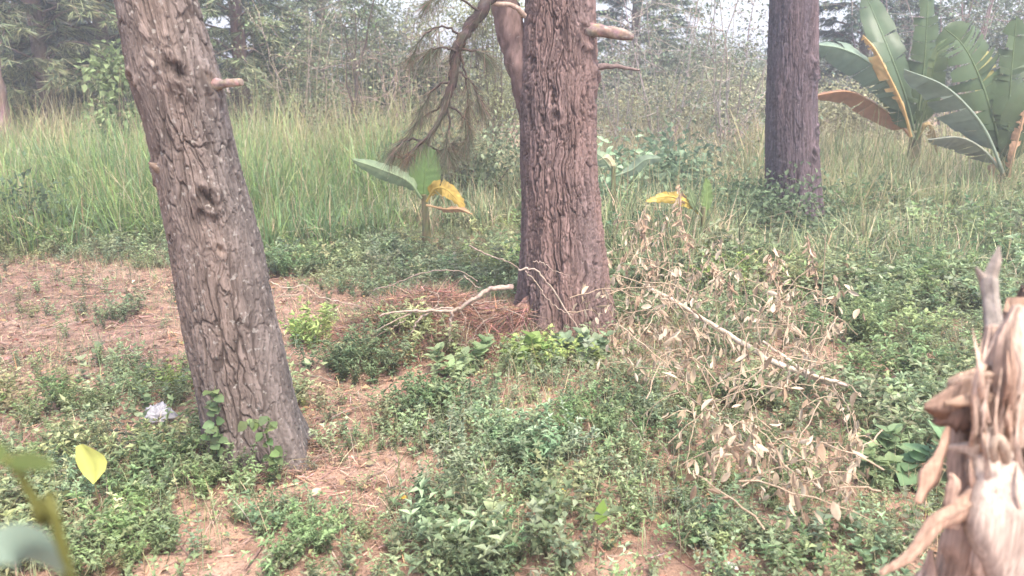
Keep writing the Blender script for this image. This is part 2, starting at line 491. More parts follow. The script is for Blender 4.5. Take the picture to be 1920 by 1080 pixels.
for k, (a, b, r0) in enumerate([((258, 143), (285, 141), .010), ((257, 137), (281, 133), .007), ((262, 150), (287, 149), .008)]):
    yy = LY - .118 - .008 * (k == 0)
    g.tube(rough_path(pxpath([a, ((a[0] + b[0]) / 2, (a[1] + b[1]) / 2 - 2), b], yy), 6, .0015, k), [r0 * .5, r0, r0, r0 * 1.05, r0 * .9, r0 * .5], np.array([.33, .175, .095]) * (1 - .15 * k), 7, rough=.2, seed=k)
tag(g.build("torn_scar", M_WOOD, leaning_pine), "orange torn wood on the left side of the trunk")
g = G(); pts = rough_path(pxpath([(300, 318, LY - .10), (288, 311, LY - .12), (279, 306, LY - .13)], LY), 6, .001, 8)
g.tube(pts, [.020, .017, .014, .011, .008, .005], np.array([.15, .11, .085]), 8, rough=.2, seed=2)
g.build("branch_stub", M_TWIG, leaning_pine)
pine_crown(leaning_pine, trL, 7.2, (.06, .10, .05), 21)

# --- big red pine, middle
MY = 4.85
edgesM = [(984, 1112, 0), (978, 1115, 90), (973, 1116, 190), (974, 1117, 300), (976, 1122, 400), (976, 1130, 480), (977, 1138, 560), (982, 1148, 630), (983, 1152, 660)]
gM, trM = bark_trunk(edgesM, MY, 2.55, 8.0, 440, 230, .055, .46, .0155, (.165, .112, .101), (.032, .019, .018), .05,
                     [(2, .03, 1.0), (3, .03, .5), (4, .05, .9), (6, .025, 2.0), (9, .042, .3), (13, .028, 1.7)],
                     knots=[(1040, 215, .05, .012, .014, (.06, .04, .036)), (1095, 70, .06, .02, .012, (.12, .078, .07)), (1022, 600, .05, .012, .012, (.06, .04, .035)), (1112, 140, .05, .018, 0, (.15, .10, .085))], seed=5, fibre=.75)
bM = gnd(1065, 645)
middle_pine = thing("pine_tree", (bM[0], MY, 0), "thick reddish pine trunk in the middle with hanging needle branch and straw at its foot", "tree", "pine trees in the clearing")
gM.build("trunk", M_BARK_RED, middle_pine)
# forked limb leaving the trunk on the left
g = G()
pts = rough_path(pxpath([(1030, 320, MY + .04), (1008, 220, MY + .03), (984, 140, MY + .04), (960, 60, MY + .06), (938, -20, MY + .09), (890, -150, MY + .2), (860, -330, MY + .3)], MY), 46, .002, 6)
g.tube(pts, np.interp(np.linspace(0, 1, 46), [0, .2, .5, 1], [.10, .10, .088, .05]), np.array([.155, .105, .095]) * np.exp(np.random.default_rng(8).normal(0, .2, (46 * 22, 1))), 22, rough=.11, seed=9)
g.build("forked_limb", M_BARK_RED, middle_pine)
g = G()
pts = rough_path(pxpath([(1095, 55, MY - .1), (1125, 57, MY - .14), (1160, 64, MY - .16), (1187, 70, MY - .17)], MY), 12, .0015, 3)
g.tube(pts, np.interp(np.linspace(0, 1, 12), [0, .3, .8, 1], [.044, .036, .030, .018]), jit((.20, .145, .12), 12 * 12, .25), 12, rough=.14, seed=3)
tag(g.build("branch_stub", M_TWIG, middle_pine), "pale stub jutting right from the trunk")
g = G()
pts = rough_path(pxpath([(1108, 128, MY), (1135, 124, MY), (1165, 126, MY + .02), (1200, 132, MY + .05)], MY), 12, .002, 13)
g.tube(pts, np.linspace(.024, .006, 12), np.array([.15, .11, .10]), 8, rough=.1)
g.build("branch_stub", M_TWIG, middle_pine)
g = G()
pts = rough_path(pxpath([(984, 30, MY - .08), (968, 14, MY - .13), (945, 7, MY - .18), (915, 8, MY - .22), (895, 22, MY - .25)], MY), 16, .0015, 17)
g.tube(pts, np.linspace(.016, .010, 16), jit((.34, .25, .205), 16 * 8, .08), 8, rough=.08)
tag(g.build("branch", M_TWIG, middle_pine), "thin pale arching branch at the top of the trunk")
# hanging branch with long needles
HB = MY - .30
hb = G(); hn = G()
main = rough_path(pxpath([(985, -190, MY - .05), (945, -70, HB + .1), (912, 5, HB), (882, 48, HB), (856, 92, HB - .02), (849, 150, HB - .03), (832, 205, HB - .05), (810, 248, HB - .06), (782, 274, HB - .07), (757, 298, HB - .08)], HB), 60, .003, 23)
hb.tube(main, np.interp(np.linspace(0, 1, 60), [0, .25, .5, .75, 1], [.045, .034, .028, .014, .005]), jit((.062, .047, .042), 60 * 8, .2), 8, rough=.16)
subs = [[(838, 200), (843, 232), (838, 262), (840, 290)], [(840, 198), (866, 215), (880, 236), (876, 262)], [(862, 100), (872, 140), (878, 190), (872, 215)],
        [(855, 96), (825, 88), (800, 96)], [(862, 92), (893, 96), (918, 104)], [(800, 258), (808, 276), (836, 282), (846, 270)],
        [(850, 150), (815, 165), (790, 205)], [(868, 70), (835, 50), (800, 62), (770, 105)], [(850, 130), (880, 150), (905, 200)], [(795, 265), (765, 262), (735, 282)],
        [(900, 20), (850, -8), (800, 4)], [(846, 160), (822, 200), (785, 225), (760, 262)]]
tips = [main[i] for i in range(12, 60, 2)]; tipd = [main[min(i + 2, 59)] - main[i] for i in range(12, 60, 2)]
for k, s in enumerate(subs):
    pts = rough_path(pxpath(s, HB - .05 + .02 * (k % 3)), 14, .004, 30 + k)
    hb.tube(pts, np.linspace(.008, .0025, 14), np.array([.065, .05, .045]), 5)
    tips += [pts[i] for i in (6, 8, 10, 11, 12, 13, 13)]; tipd += [pts[i] - pts[i - 2] for i in (6, 8, 10, 11, 12, 13, 13)]
tips = np.array(tips); tipd = np.array(tipd)
rr_ = np.random.default_rng(5)
needle_tufts(hn, tips, tipd + [0, 0, -.02], 58, .19, .0010, np.vstack([jit((.13, .135, .095), 14, .3, rr_), jit((.17, .11, .085), 10, .25, rr_), jit((.10, .125, .08), 8, .25, rr_)]), spread=.55, droop=.5, rng=rr_)
kn = np.array([main[i] for i in (26, 27, 28, 29, 57, 58, 59, 59)])
needle_tufts(hn, kn + rr_.normal(0, .012, kn.shape), rr_.normal(0, 1, kn.shape), 26, .10, .0018, jit((.17, .10, .075), 12, .25, rr_), spread=1.0, droop=.1, rng=rr_)
hbo = tag(hb.build("hanging_branch", M_DARK_TWIG, middle_pine), "dark branch hanging down left of the trunk")
hn.build("needles", M_NEEDLE, hbo)
# buttress root on the left foot
g = G()
pts = rough_path([np.array([at(1010, 575, MY)[0], MY - .02, .26]), np.array([at(985, 590, MY)[0], MY - .12, .17]), np.array([at(945, 600, MY)[0], MY - .24, .10]), np.array([at(905, 600, MY)[0], MY - .25, .08]), np.array([at(850, 610, MY)[0], MY - .25, .03])], 22, .004, 12)
g.tube(pts, np.linspace(.06, .035, 22), jit((.16, .095, .075), 22 * 14, .25), 14, rough=.14, seed=6)
g.build("root", M_BARK_RED, middle_pine)
pine_crown(middle_pine, trM, 8.0, (.06, .10, .05), 22)

# --- dark pine, right
RY = 8.2
edgesR = [(1443, 1533, 0), (1440, 1531, 100), (1437, 1530, 200), (1436, 1533, 280), (1435, 1537, 350), (1437, 1540, 430)]
gR, trR = bark_trunk(edgesR, RY, 3.2, 9.0, 330, 170, .036, .8, .013, (.098, .074, .082), (.026, .015, .016), .04,
                     [(3, .02, .5), (5, .02, 2.0)], knots=[(1515, 130, .07, .03, .02, (.05, .036, .036)), (1512, 285, .06, .022, .02, (.055, .04, .04)), (1522, 240, .04, .02, .01, (.06, .045, .045))], seed=8, fibre=.9)
bR = gnd(1487, 440)
right_pine = thing("pine_tree", (bR[0], RY, 0), "straight dark grey pine trunk rising from the undergrowth near the banana plants", "tree", "pine trees in the clearing")
gR.build("trunk", M_BARK_RED, right_pine)
pine_crown(right_pine, trR, 9.0, (.06, .10, .05), 23)

# ------------------------------------------------------------------ leaf and weed templates
def leaf_tpl(w=.3, fold=.12, droop=.25):
    V = np.array([(0, 0, 0), (-w * .75, .33, fold), (w * .75, .33, fold), (0, .36, 0), (-w * .6, .68, fold * .6 - droop * .45), (w * .6, .68, fold * .6 - droop * .45), (0, .70, -droop * .5), (0, 1, -droop)], float)
    F = np.array([(0, 3, 1), (0, 2, 3), (1, 3, 6), (1, 6, 4), (3, 2, 5), (3, 5, 6), (4, 6, 7), (6, 5, 7)])
    return V, F
def leaf_small(w=.3, fold=.1, droop=.2):
    V = np.array([(0, 0, 0), (-w, .42, fold + .3 * droop), (w, .42, fold + .3 * droop), (0, 1, -.7 * droop)], float)
    F = np.array([(0, 3, 1), (0, 2, 3)])
    return V, F
LF_V, LF_F = leaf_tpl(); LS_V, LS_F = leaf_small(); LN_V, LN_F = leaf_small(.17, .06, .3); LB_V, LB_F = leaf_tpl(.52, .1, .2)

def weed_template(seed, stems=4, nodes=7, leaf=.16, kind='weed', spread=.55):
    """unit-high plant: returns (leaf V, F, tint), (stem V, F)"""
    r = np.random.default_rng(seed)
    lg, sg = G(), G()
    for s in range(stems):
        a = r.uniform(0, 6.28) if stems > 1 else 0
        L = r.uniform(.65, 1.05); out = r.uniform(.15, 1) * spread
        t = np.linspace(0, 1, 5)[:, None]
        d = np.array([math.cos(a), math.sin(a), 0])
        pts = d * out * L * t ** 1.3 + np.array([0, 0, 1]) * L * (t - .18 * t * t) + r.normal(0, .015, (5, 3)) * t
        pr = pts[[0, 2, 4]]; wd = np.array([-math.sin(a + 1), math.cos(a + 1), 0])
        rb = np.stack([pr - wd * np.array([[.012], [.009], [.005]]), pr + wd * np.array([[.012], [.009], [.005]])], 1).reshape(-1, 3)
        sg.add(rb, np.array([(0, 1, 3, 2), (2, 3, 5, 4)]), np.array([1.0, 1, 1]))
        for n in range(nodes):
            f = .18 + .82 * n / (nodes - 1)
            p = np.array([np.interp(f, t[:, 0], pts[:, k]) for k in range(3)])
            for q in range(2 if f < .97 else 4):
                an = n * 1.57 + q * (math.pi if f < .97 else 1.57) + r.normal(0, .35) + a
                el = r.normal(.15 if f < .9 else .6, .3)
                dd = np.array([math.cos(an) * math.cos(el), math.sin(an) * math.cos(el), math.sin(el)])
                ll = leaf * r.uniform(.65, 1.25) * (1.1 - .35 * abs(f - .55))
                tv, tf = {'weed': (LS_V, LS_F), 'narrow': (LN_V, LN_F), 'broad': (LB_V, LB_F)}[kind]
                R = frames(dd[None], np.array([[0, 0, 1.0]]) + r.normal(0, .25, (1, 3)))
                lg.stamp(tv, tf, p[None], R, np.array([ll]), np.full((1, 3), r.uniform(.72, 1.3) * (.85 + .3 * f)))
    return (np.vstack(lg.V), np.vstack(lg.T), np.vstack(lg.C)), (np.vstack(sg.V), np.vstack(sg.Q))

WEEDS = [weed_template(s, stems=st, nodes=nd, leaf=lf, kind=k, spread=sp) for s, st, nd, lf, k, sp in
         [(1, 4, 7, .135, 'weed', .7), (2, 4, 7, .16, 'narrow', .6), (3, 5, 6, .14, 'weed', .9), (4, 3, 8, .15, 'narrow', .5), (5, 4, 7, .18, 'narrow', .85), (6, 4, 6, .15, 'weed', .6), (7, 5, 11, .085, 'narrow', 1.0), (8, 2, 4, .30, 'broad', .5)]]
BIGWEEDS = [weed_template(s, stems=st, nodes=nd, leaf=lf, kind=k, spread=sp) for s, st, nd, lf, k, sp in
            [(11, 8, 10, .10, 'weed', .8), (12, 8, 10, .14, 'narrow', .8), (13, 7, 9, .13, 'narrow', .9), (14, 7, 10, .115, 'narrow', .7)]]
BROAD = [weed_template(s, stems=3, nodes=4, leaf=.36, kind='broad', spread=.7) for s in (21, 22)]

def plant_stamp(lg, sg, tpl, P, S, C, tilt=.15, rng=RNG):
    n = len(P)
    if n == 0: return
    R = yaw_tilt(n, tilt, rng)
    (lv, lf, lc), (sv, sf) = tpl
    lg.stamp(lv, lf, P, R, S, C, tint=lc)
    if sg is not None:
        sg.stamp(sv, sf, P, R, S, C * .8 + np.array([.03, .01, 0]))

# ---- where the ground is bare (world-space ellipses read off the photograph) : 1 bare .. 0 covered
BARE = []
def bare(px, py, wx, wy, amt):
    p = gnd(px, py); BARE.append((p[0], p[1], wx, wy, amt))
bare(80, 540, 1.9, .75, 1); bare(250, 640, 1.3, .42, 1); bare(40, 640, .9, .5, .9); bare(480, 585, .8, .55, 1); bare(300, 545, 1.2, .45, .9)
bare(30, 720, .5, .2, .8); bare(190, 700, .6, .15, .5)
bare(600, 660, .32, .3, .9); bare(590, 720, .26, .2, .9); bare(610, 790, .28, .22, .8); bare(640, 890, .28, .2, .85); bare(690, 950, .2, .09, .7); bare(500, 930, .30, .12, .75)
bare(302, 800, .22, .2, 1); bare(1105, 1030, .13, .10, 1); bare(230, 810, .25, .08, .6); bare(60, 800, .3, .12, .7); bare(760, 650, .4, .25, .95); bare(820, 590, .65, .42, 1); bare(900, 625, .25, .16, 1)
bare(910, 750, .16, .06, .5); bare(1270, 940, .15, .04, .4); bare(340, 960, .18, .04, .5); bare(1250, 640, .25, .25, .4)
bare(660, 470, .25, .3, .5); bare(1060, 720, .15, .07, .4)
def bareness(x, y):
    b = np.zeros_like(np.asarray(x, float))
    w = 1 + .9 * (fbm(np.asarray(x) * 2.4, np.asarray(y) * 2.4, 77, 3) - .45)
    for cx, cy, wx, wy, am in BARE:
        q = np.hypot((x - cx) / wx, (y - cy) / wy) * w
        b = np.maximum(b, am * (1 - sstep(.65, 1.15, q)))
    return b
def halfw(y):
    return .66 * y + .25
def scatter(n, y0, y1, rng=RNG, xmin=None, xmax=None):
    """random ground points inside the visible wedge (and a step to each side)"""
    u = rng.uniform(0, 1, n); y = np.sqrt(u * (y1 * y1 - y0 * y0) + y0 * y0)
    x = rng.uniform(-1, 1, n) * halfw(y)
    return x, y
TRUNKS = [(trL(.02)[0], LY, .21), (trM(.02)[0], MY, .33), (trR(.02)[0], RY, .3)]
def clear_of_trunks(x, y, k=1.0):
    ok = np.ones(len(x), bool)
    for tx, ty, r in TRUNKS: ok &= np.hypot(x - tx, y - ty) > r * k
    return ok
# edge of the tall grass: depth at which it begins for a given direction x/y
def grass_edge(x, y):
    s = x / y
    return np.interp(s, [-.7, -.45, -.3, -.2, -.1, 0, .1, .2, .35, .5, .7], [6.9, 7.0, 7.1, 7.5, 7.6, 8.2, 8.4, 8.4, 8.6, 7.8, 7.2]) + .8 * (fbm(np.asarray(x) * 1.1, np.asarray(y) * 1.1, 91, 3) - .45)

# ---- ground cover: leafy weeds in one mass
def patch(x, y, s, f=1.5):
    return fbm(x * f, y * f, s, 4)
lg, sg = G(), G()
x, y = scatter(9600, 2.1, 9.0)
pt = patch(x, y, 101, 1.7)
b = bareness(x, y)
keep = (RNG.uniform(0, 1, len(x)) < np.clip((1 - 1.05 * b) * (.46 + .54 * sstep(.28, .52, pt + .06)), .03, 1)) & clear_of_trunks(x, y) & (y < grass_edge(x, y) + .5)
x, y, pt = x[keep], y[keep], pt[keep]
n = len(x)
P = np.stack([x, y, gh(x, y) - .005], -1)
right = sstep(-.1, .35, x / y) * sstep(4.2, 6.5, y)
S = RNG.uniform(.068, .165, n) * (1 + .8 * sstep(.45, .6, pt)) * (1 + .8 * right) * (1 - .35 * bareness(x, y))
hue = patch(x, y, 131, 1.1)[:, None]
C = np.array([.205, .25, .14]) * (1 - sstep(.45, .6, hue)) + np.array([.258, .278, .145]) * sstep(.45, .6, hue)
C = C * np.exp(RNG.normal(0, .24, (n, 1))) * np.exp(RNG.normal(0, .06, (n, 3)))
kind = np.minimum((RNG.uniform(0, 1, n) ** .9 * 7.25).astype(int), 7)
S[kind == 7] *= .62
for k in range(8):
    m = kind == k
    plant_stamp(lg, sg, WEEDS[k], P[m], S[m], C[m], .22)
# taller tangle round the dark pine and behind the fallen sapling
yt = RNG.uniform(5.2, 8.9, 520); xt = RNG.uniform(.02, .72, 520) * yt
kt = clear_of_trunks(xt, yt, 1.0) & ~((np.abs(xt / yt - .355) < .075) & (yt < 8.3)) & (RNG.uniform(0, 1, 520) < sstep(.3, .5, fbm(xt * 1.2, yt * 1.2, 161, 3)))
xt, yt = xt[kt], yt[kt]; nt_ = len(xt); kk = RNG.integers(0, 4, nt_)
Pt = np.stack([xt, yt, gh(xt, yt) - .01], -1); St = RNG.uniform(.28, .58, nt_) * (.6 + .4 * sstep(5.2, 6.8, yt))
Ct = jit((.165, .225, .115), nt_, .22)
for k in range(4):
    plant_stamp(lg, sg, BIGWEEDS[k], Pt[kk == k], St[kk == k], Ct[kk == k], .2)
# creeping little leaves close to the soil
x, y = scatter(50000, 2.1, 7.5)
pt = patch(x, y, 103, 2.3); b = bareness(x, y)
keep = (RNG.uniform(0, 1, len(x)) < np.clip((1 - .95 * b) * sstep(.25, .5, pt), .02, 1)) & clear_of_trunks(x, y, .95)
x, y = x[keep], y[keep]; n = len(x)
P = np.stack([x, y, gh(x, y) + RNG.uniform(.004, .06, n)], -1)
d = np.stack([RNG.normal(0, 1, n), RNG.normal(0, 1, n), RNG.normal(.1, .35, n)], -1)
lg.stamp(LS_V, LS_F, P, frames(d, np.array([0, 0, 1.0]) + RNG.normal(0, .35, (n, 3))), RNG.uniform(.010, .024, n), jit((.24, .29, .14), n, .3))
cover = lg.build("ground_cover", M_LEAF); tag(cover, "low green leafy weeds spread over the whole clearing floor", "weeds", kind='stuff')
st = sg.build("weed_stems", M_LEAF); tag(st, "thin stems of the low weeds on the clearing floor", "weeds", kind='stuff')

# ---- short grass tufts and straw-coloured blades among the weeds
def blade_tpl(n, bend, w=.5):
    t = np.linspace(0, 1, n + 1); V = []; F = []
    for i, s in enumerate(t):
        ww = w * (1 - s ** 1.6) * (.55 + .45 * min(1, s * 4))
        hz = s * (1 - .28 * bend * s); yo = bend * s ** 2.1
        if bend > .9: hz = s * (1.25 - .72 * s)
        V += [(-ww, yo, hz), (ww, yo, hz)]
    for i in range(n):
        a = 2 * i
        F += [(a, a + 1, a + 3), (a, a + 3, a + 2)]
    F = F[:-1]
    return np.array(V, float), np.array(F)
BL = [blade_tpl(3, b) for b in (.25, .55, .95)]
def blades(g, x, y, H, W, C, rng=RNG, zoff=0, tpl=BL):
    n = len(x); R = yaw_tilt(n, .28, rng); k = rng.integers(0, len(tpl), n)
    P = np.stack([x, y, gh(x, y) + zoff], -1)
    S = np.stack([W, H * rng.uniform(.5, 1.0, n), H], -1)
    for i in range(len(tpl)):
        m = k == i
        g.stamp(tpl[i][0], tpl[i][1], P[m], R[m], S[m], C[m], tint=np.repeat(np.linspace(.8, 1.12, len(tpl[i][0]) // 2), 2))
g = G()
x, y = scatter(72000, 2.1, 9.0)
keep = (RNG.uniform(0, 1, len(x)) < sstep(.42, .6, patch(x, y, 151, 1.6)) * (1 - .7 * bareness(x, y)) + .06) & clear_of_trunks(x, y)
x, y = x[keep], y[keep]; n = len(x)
mixg = RNG.uniform(0, 1, (n, 1))
C = np.where(mixg < .5, jit((.22, .275, .14), n, .22), jit((.44, .36, .24), n, .26))
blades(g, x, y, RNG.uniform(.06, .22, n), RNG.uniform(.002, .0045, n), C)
tag(g.build("short_grass", M_GRASS), "short green and straw coloured grass blades among the weeds", "grass", kind='stuff')

# ---- pine straw: reddish fallen needles
g = G()
x, y = scatter(56000, 2.1, 8.4)
b = bareness(x, y); keep = RNG.uniform(0, 1, len(x)) < .22 + .78 * b
x, y = x[keep], y[keep]; n = len(x)
P = np.stack([x, y, gh(x, y) + RNG.uniform(.002, .02, n)], -1)
d = np.stack([RNG.normal(0, 1, n), RNG.normal(0, 1, n), RNG.normal(0, .14, n)], -1)
L = RNG.uniform(.06, .17, n)
C = jit((.31, .20, .142), n, .3); C[RNG.uniform(0, 1, n) < .25] *= np.array([1.25, 1.35, 1.4]); C[RNG.uniform(0, 1, n) < .2] *= .5
C = np.clip(C, 0, .75)
g.stamp(NEEDLE_V, NEEDLE_F, P, frames(d, np.array([0, 0, 1.0]) + RNG.normal(0, .3, (n, 3))), np.stack([np.full(n, .52), L, L], -1), C)
for tx, ty, tr in [(TRUNKS[0][0], TRUNKS[0][1], .20), (TRUNKS[1][0], TRUNKS[1][1], .30)]:
    n = 2600; a = RNG.uniform(0, 6.28, n); q = tr + np.abs(RNG.normal(0, .075, n))
    x = tx + q * np.cos(a); y = ty + q * np.sin(a)
    P = np.stack([x, y, gh(x, y) + RNG.uniform(0, 1, n) * .06 * np.exp(-(q - tr) / .06)], -1)
    d = np.stack([RNG.normal(0, 1, n), RNG.normal(0, 1, n), RNG.normal(0, .3, n)], -1); L = RNG.uniform(.05, .14, n)
    g.stamp(NEEDLE_V, NEEDLE_F, P, frames(d, RNG.normal(0, 1, (n, 3))), np.stack([np.full(n, .5), L, L], -1), jit((.26, .175, .125), n, .35))
tag(g.build("pine_straw", M_STRAW), "reddish fallen pine needles scattered over the bare soil", "pine straw", kind='stuff')

# ---- leaf litter and broken twigs
g = G()
x, y = scatter(4800, 2.1, 7.5); n = len(x)
P = np.stack([x, y, gh(x, y) + RNG.uniform(.003, .03, n)], -1)
d = np.stack([RNG.normal(0, 1, n), RNG.normal(0, 1, n), RNG.normal(0, .25, n)], -1)
g.stamp(LS_V, LS_F, P, frames(d, np.array([0, 0, 1.0]) + RNG.normal(0, .4, (n, 3))), RNG.uniform(.015, .05, n), jit((.25, .165, .105), n, .35))
x, y = scatter(520, 2.1, 7.5)
for i in range(len(x)):
    a = RNG.uniform(0, 6.28); L = RNG.uniform(.08, .4); z = float(gh(x[i], y[i]))
    p = np.array([x[i], y[i], z + .012]); d = np.array([math.cos(a), math.sin(a), RNG.normal(0, .08)])
    g.tube(rough_path([p - d * L / 2, p + RNG.normal(0, .012, 3), p + d * L / 2], 5, .003, i), np.linspace(.004, .0018, 5) * RNG.uniform(.6, 1.5), jit((.24, .175, .13), 1, .3)[0], 5)
tag(g.build("leaf_litter", M_STRAW), "brown fallen leaves and broken twigs strewn over the soil", "litter", kind='stuff')

# ---- straw heap beside the middle pine
g = G()
n = 21000
a = RNG.uniform(0, 6.28, n); q = np.sqrt(RNG.uniform(0, 1, n))
x = MOUND[0] + .08 + q * np.cos(a) * .62; y = 4.55 + q * np.sin(a) * .38
P = np.stack([x, y, gh(x, y) + RNG.uniform(0, .07, n) * (1.1 - q)], -1)
d = np.stack([RNG.normal(.2, 1, n), RNG.normal(0, 1, n), RNG.normal(-.1, .35, n)], -1)
L = RNG.uniform(.09, .22, n)
g.stamp(NEEDLE_V, NEEDLE_F, P, frames(d, RNG.normal(0, 1, (n, 3))), np.stack([np.full(n, .55), L, L], -1), jit((.25, .15, .11), n, .36))
n = 2600                                   # overhanging mat above the dark hollow
x = RNG.uniform(HOLE[0] - .22, HOLE[0] + .34, n); y = 4.60 + RNG.normal(0, .05, n)
P = np.stack([x, y, .10 + .09 * sstep(HOLE[0] - .3, HOLE[0] + .3, x) + RNG.normal(0, .02, n)], -1)
d = np.stack([RNG.normal(-.5, .6, n), RNG.normal(-.3, .5, n), RNG.normal(-.35, .35, n)], -1)
L = RNG.uniform(.1, .2, n)
g.stamp(NEEDLE_V, NEEDLE_F, P, frames(d, RNG.normal(0, 1, (n, 3))), np.stack([np.full(n, .55), L, L], -1), jit((.23, .135, .10), n, .36))
tag(g.build("straw_heap", M_STRAW), "rust brown heap of pine needles against the foot of the middle pine", "heap", kind='stuff')

# ------------------------------------------------------------------ tall grass
def tall_grass(name, label, n, xr, y0, y1, Hm, base_cols, dry, seed, dens=None, edge=True):
    r = np.random.default_rng(seed); g = G()
    nc = n // 9
    u = r.uniform(0, 1, nc); yy = y0 + (y1 - y0) * u ** 1.25
    xx = r.uniform(xr[0], xr[1], nc) * yy
    keep = ((yy > grass_edge(xx, yy)) | (not edge)) & (r.uniform(0, 1, nc) < sstep(.22, .45, fbm(xx * 1.3, yy * 1.3, seed, 3)) + .15) & clear_of_trunks(xx, yy, 1.1)
    if dens is not None: keep &= r.uniform(0, 1, nc) < dens(xx, yy)
    if not edge: keep &= ~((np.abs(xx / yy - .355) < .07) & (yy > 6.2) & (yy < 8.3))
    xx, yy = xx[keep], yy[keep]
    hh = Hm * ((.55 + .45 * sstep(0, 1.6, yy - grass_edge(xx, yy))) if edge else sstep(4.8, 6.5, yy)) * r.uniform(.7, 1.15, len(xx)) * (.45 + 1.2 * fbm(xx * .9, yy * .9, seed + 3, 3))
    cc = r.integers(0, len(base_cols), len(xx))
    x = np.repeat(xx, 9) + r.normal(0, .05, 9 * len(xx)); y = np.repeat(yy, 9) + r.normal(0, .05, 9 * len(xx))
    m = len(x); H = np.repeat(hh, 9) * r.uniform(.55, 1.1, m)
    C = np.asarray(base_cols)[np.repeat(cc, 9)] * np.exp(r.normal(0, .2, (m, 1))) * np.exp(r.normal(0, .05, (m, 3)))
    dr = r.uniform(0, 1, m) < dry * (1 + 1.0 * sstep(9, 12, y))
    C[dr] = jit((.50, .43, .27), int(dr.sum()), .2, r)
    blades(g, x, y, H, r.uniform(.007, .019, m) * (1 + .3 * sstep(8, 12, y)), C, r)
    # seed stalks
    k = r.integers(0, m, m // 40)
    for i in k:
        top = np.array([x[i] + r.normal(0, .08), y[i] + r.normal(0, .08), float(gh(x[i], y[i])) + H[i] * 1.18])
        b0 = np.array([x[i], y[i], float(gh(x[i], y[i]))])
        g.tube(np.array([b0, (b0 + top) / 2 + r.normal(0, .02, 3), top]), [.003, .0025, .002], np.array([.38, .33, .19]), 3, cap=False)
    return tag(g.build(name, M_GRASS), label, "grass", kind='stuff')

GREENS = [(.19, .29, .105), (.25, .34, .12), (.17, .26, .12), (.30, .36, .15), (.22, .30, .16)]
YELLOWISH = [(.38, .38, .18), (.32, .35, .16), (.45, .41, .22), (.28, .33, .15)]
tall_grass("tall_grass", "tall bright green grass behind the leaning pine and bare soil", 30000, (-.72, -.13), 6.9, 10.6, 1.12, GREENS, .10, 201)
tall_grass("tall_grass", "yellowish tall grass at the edge of the conifers on the left", 15000, (-.75, -.05), 9.6, 14.5, 1.30, YELLOWISH, .28, 202)
tall_grass("tall_grass", "pale green tall grass between the middle pine and banana plants", 15000, (-.16, .42), 7.9, 13.0, .95, [(.20, .27, .14), (.25, .30, .16), (.32, .33, .20), (.18, .245, .13)], .30, 203)
tall_grass("tall_grass", "sparse waist high grass among the weeds right of the fallen sapling", 13000, (.10, .74), 5.2, 8.6, .62, [(.20, .25, .13), (.26, .29, .15), (.17, .22, .12)], .25, 205, edge=False)
tall_grass("tall_grass", "tall mixed grass around the banana plants beyond the dark pine", 22000, (.30, .76), 7.0, 12.5, 1.02, [(.20, .27, .13), (.25, .31, .14), (.31, .33, .17), (.18, .25, .12)], .30, 204)

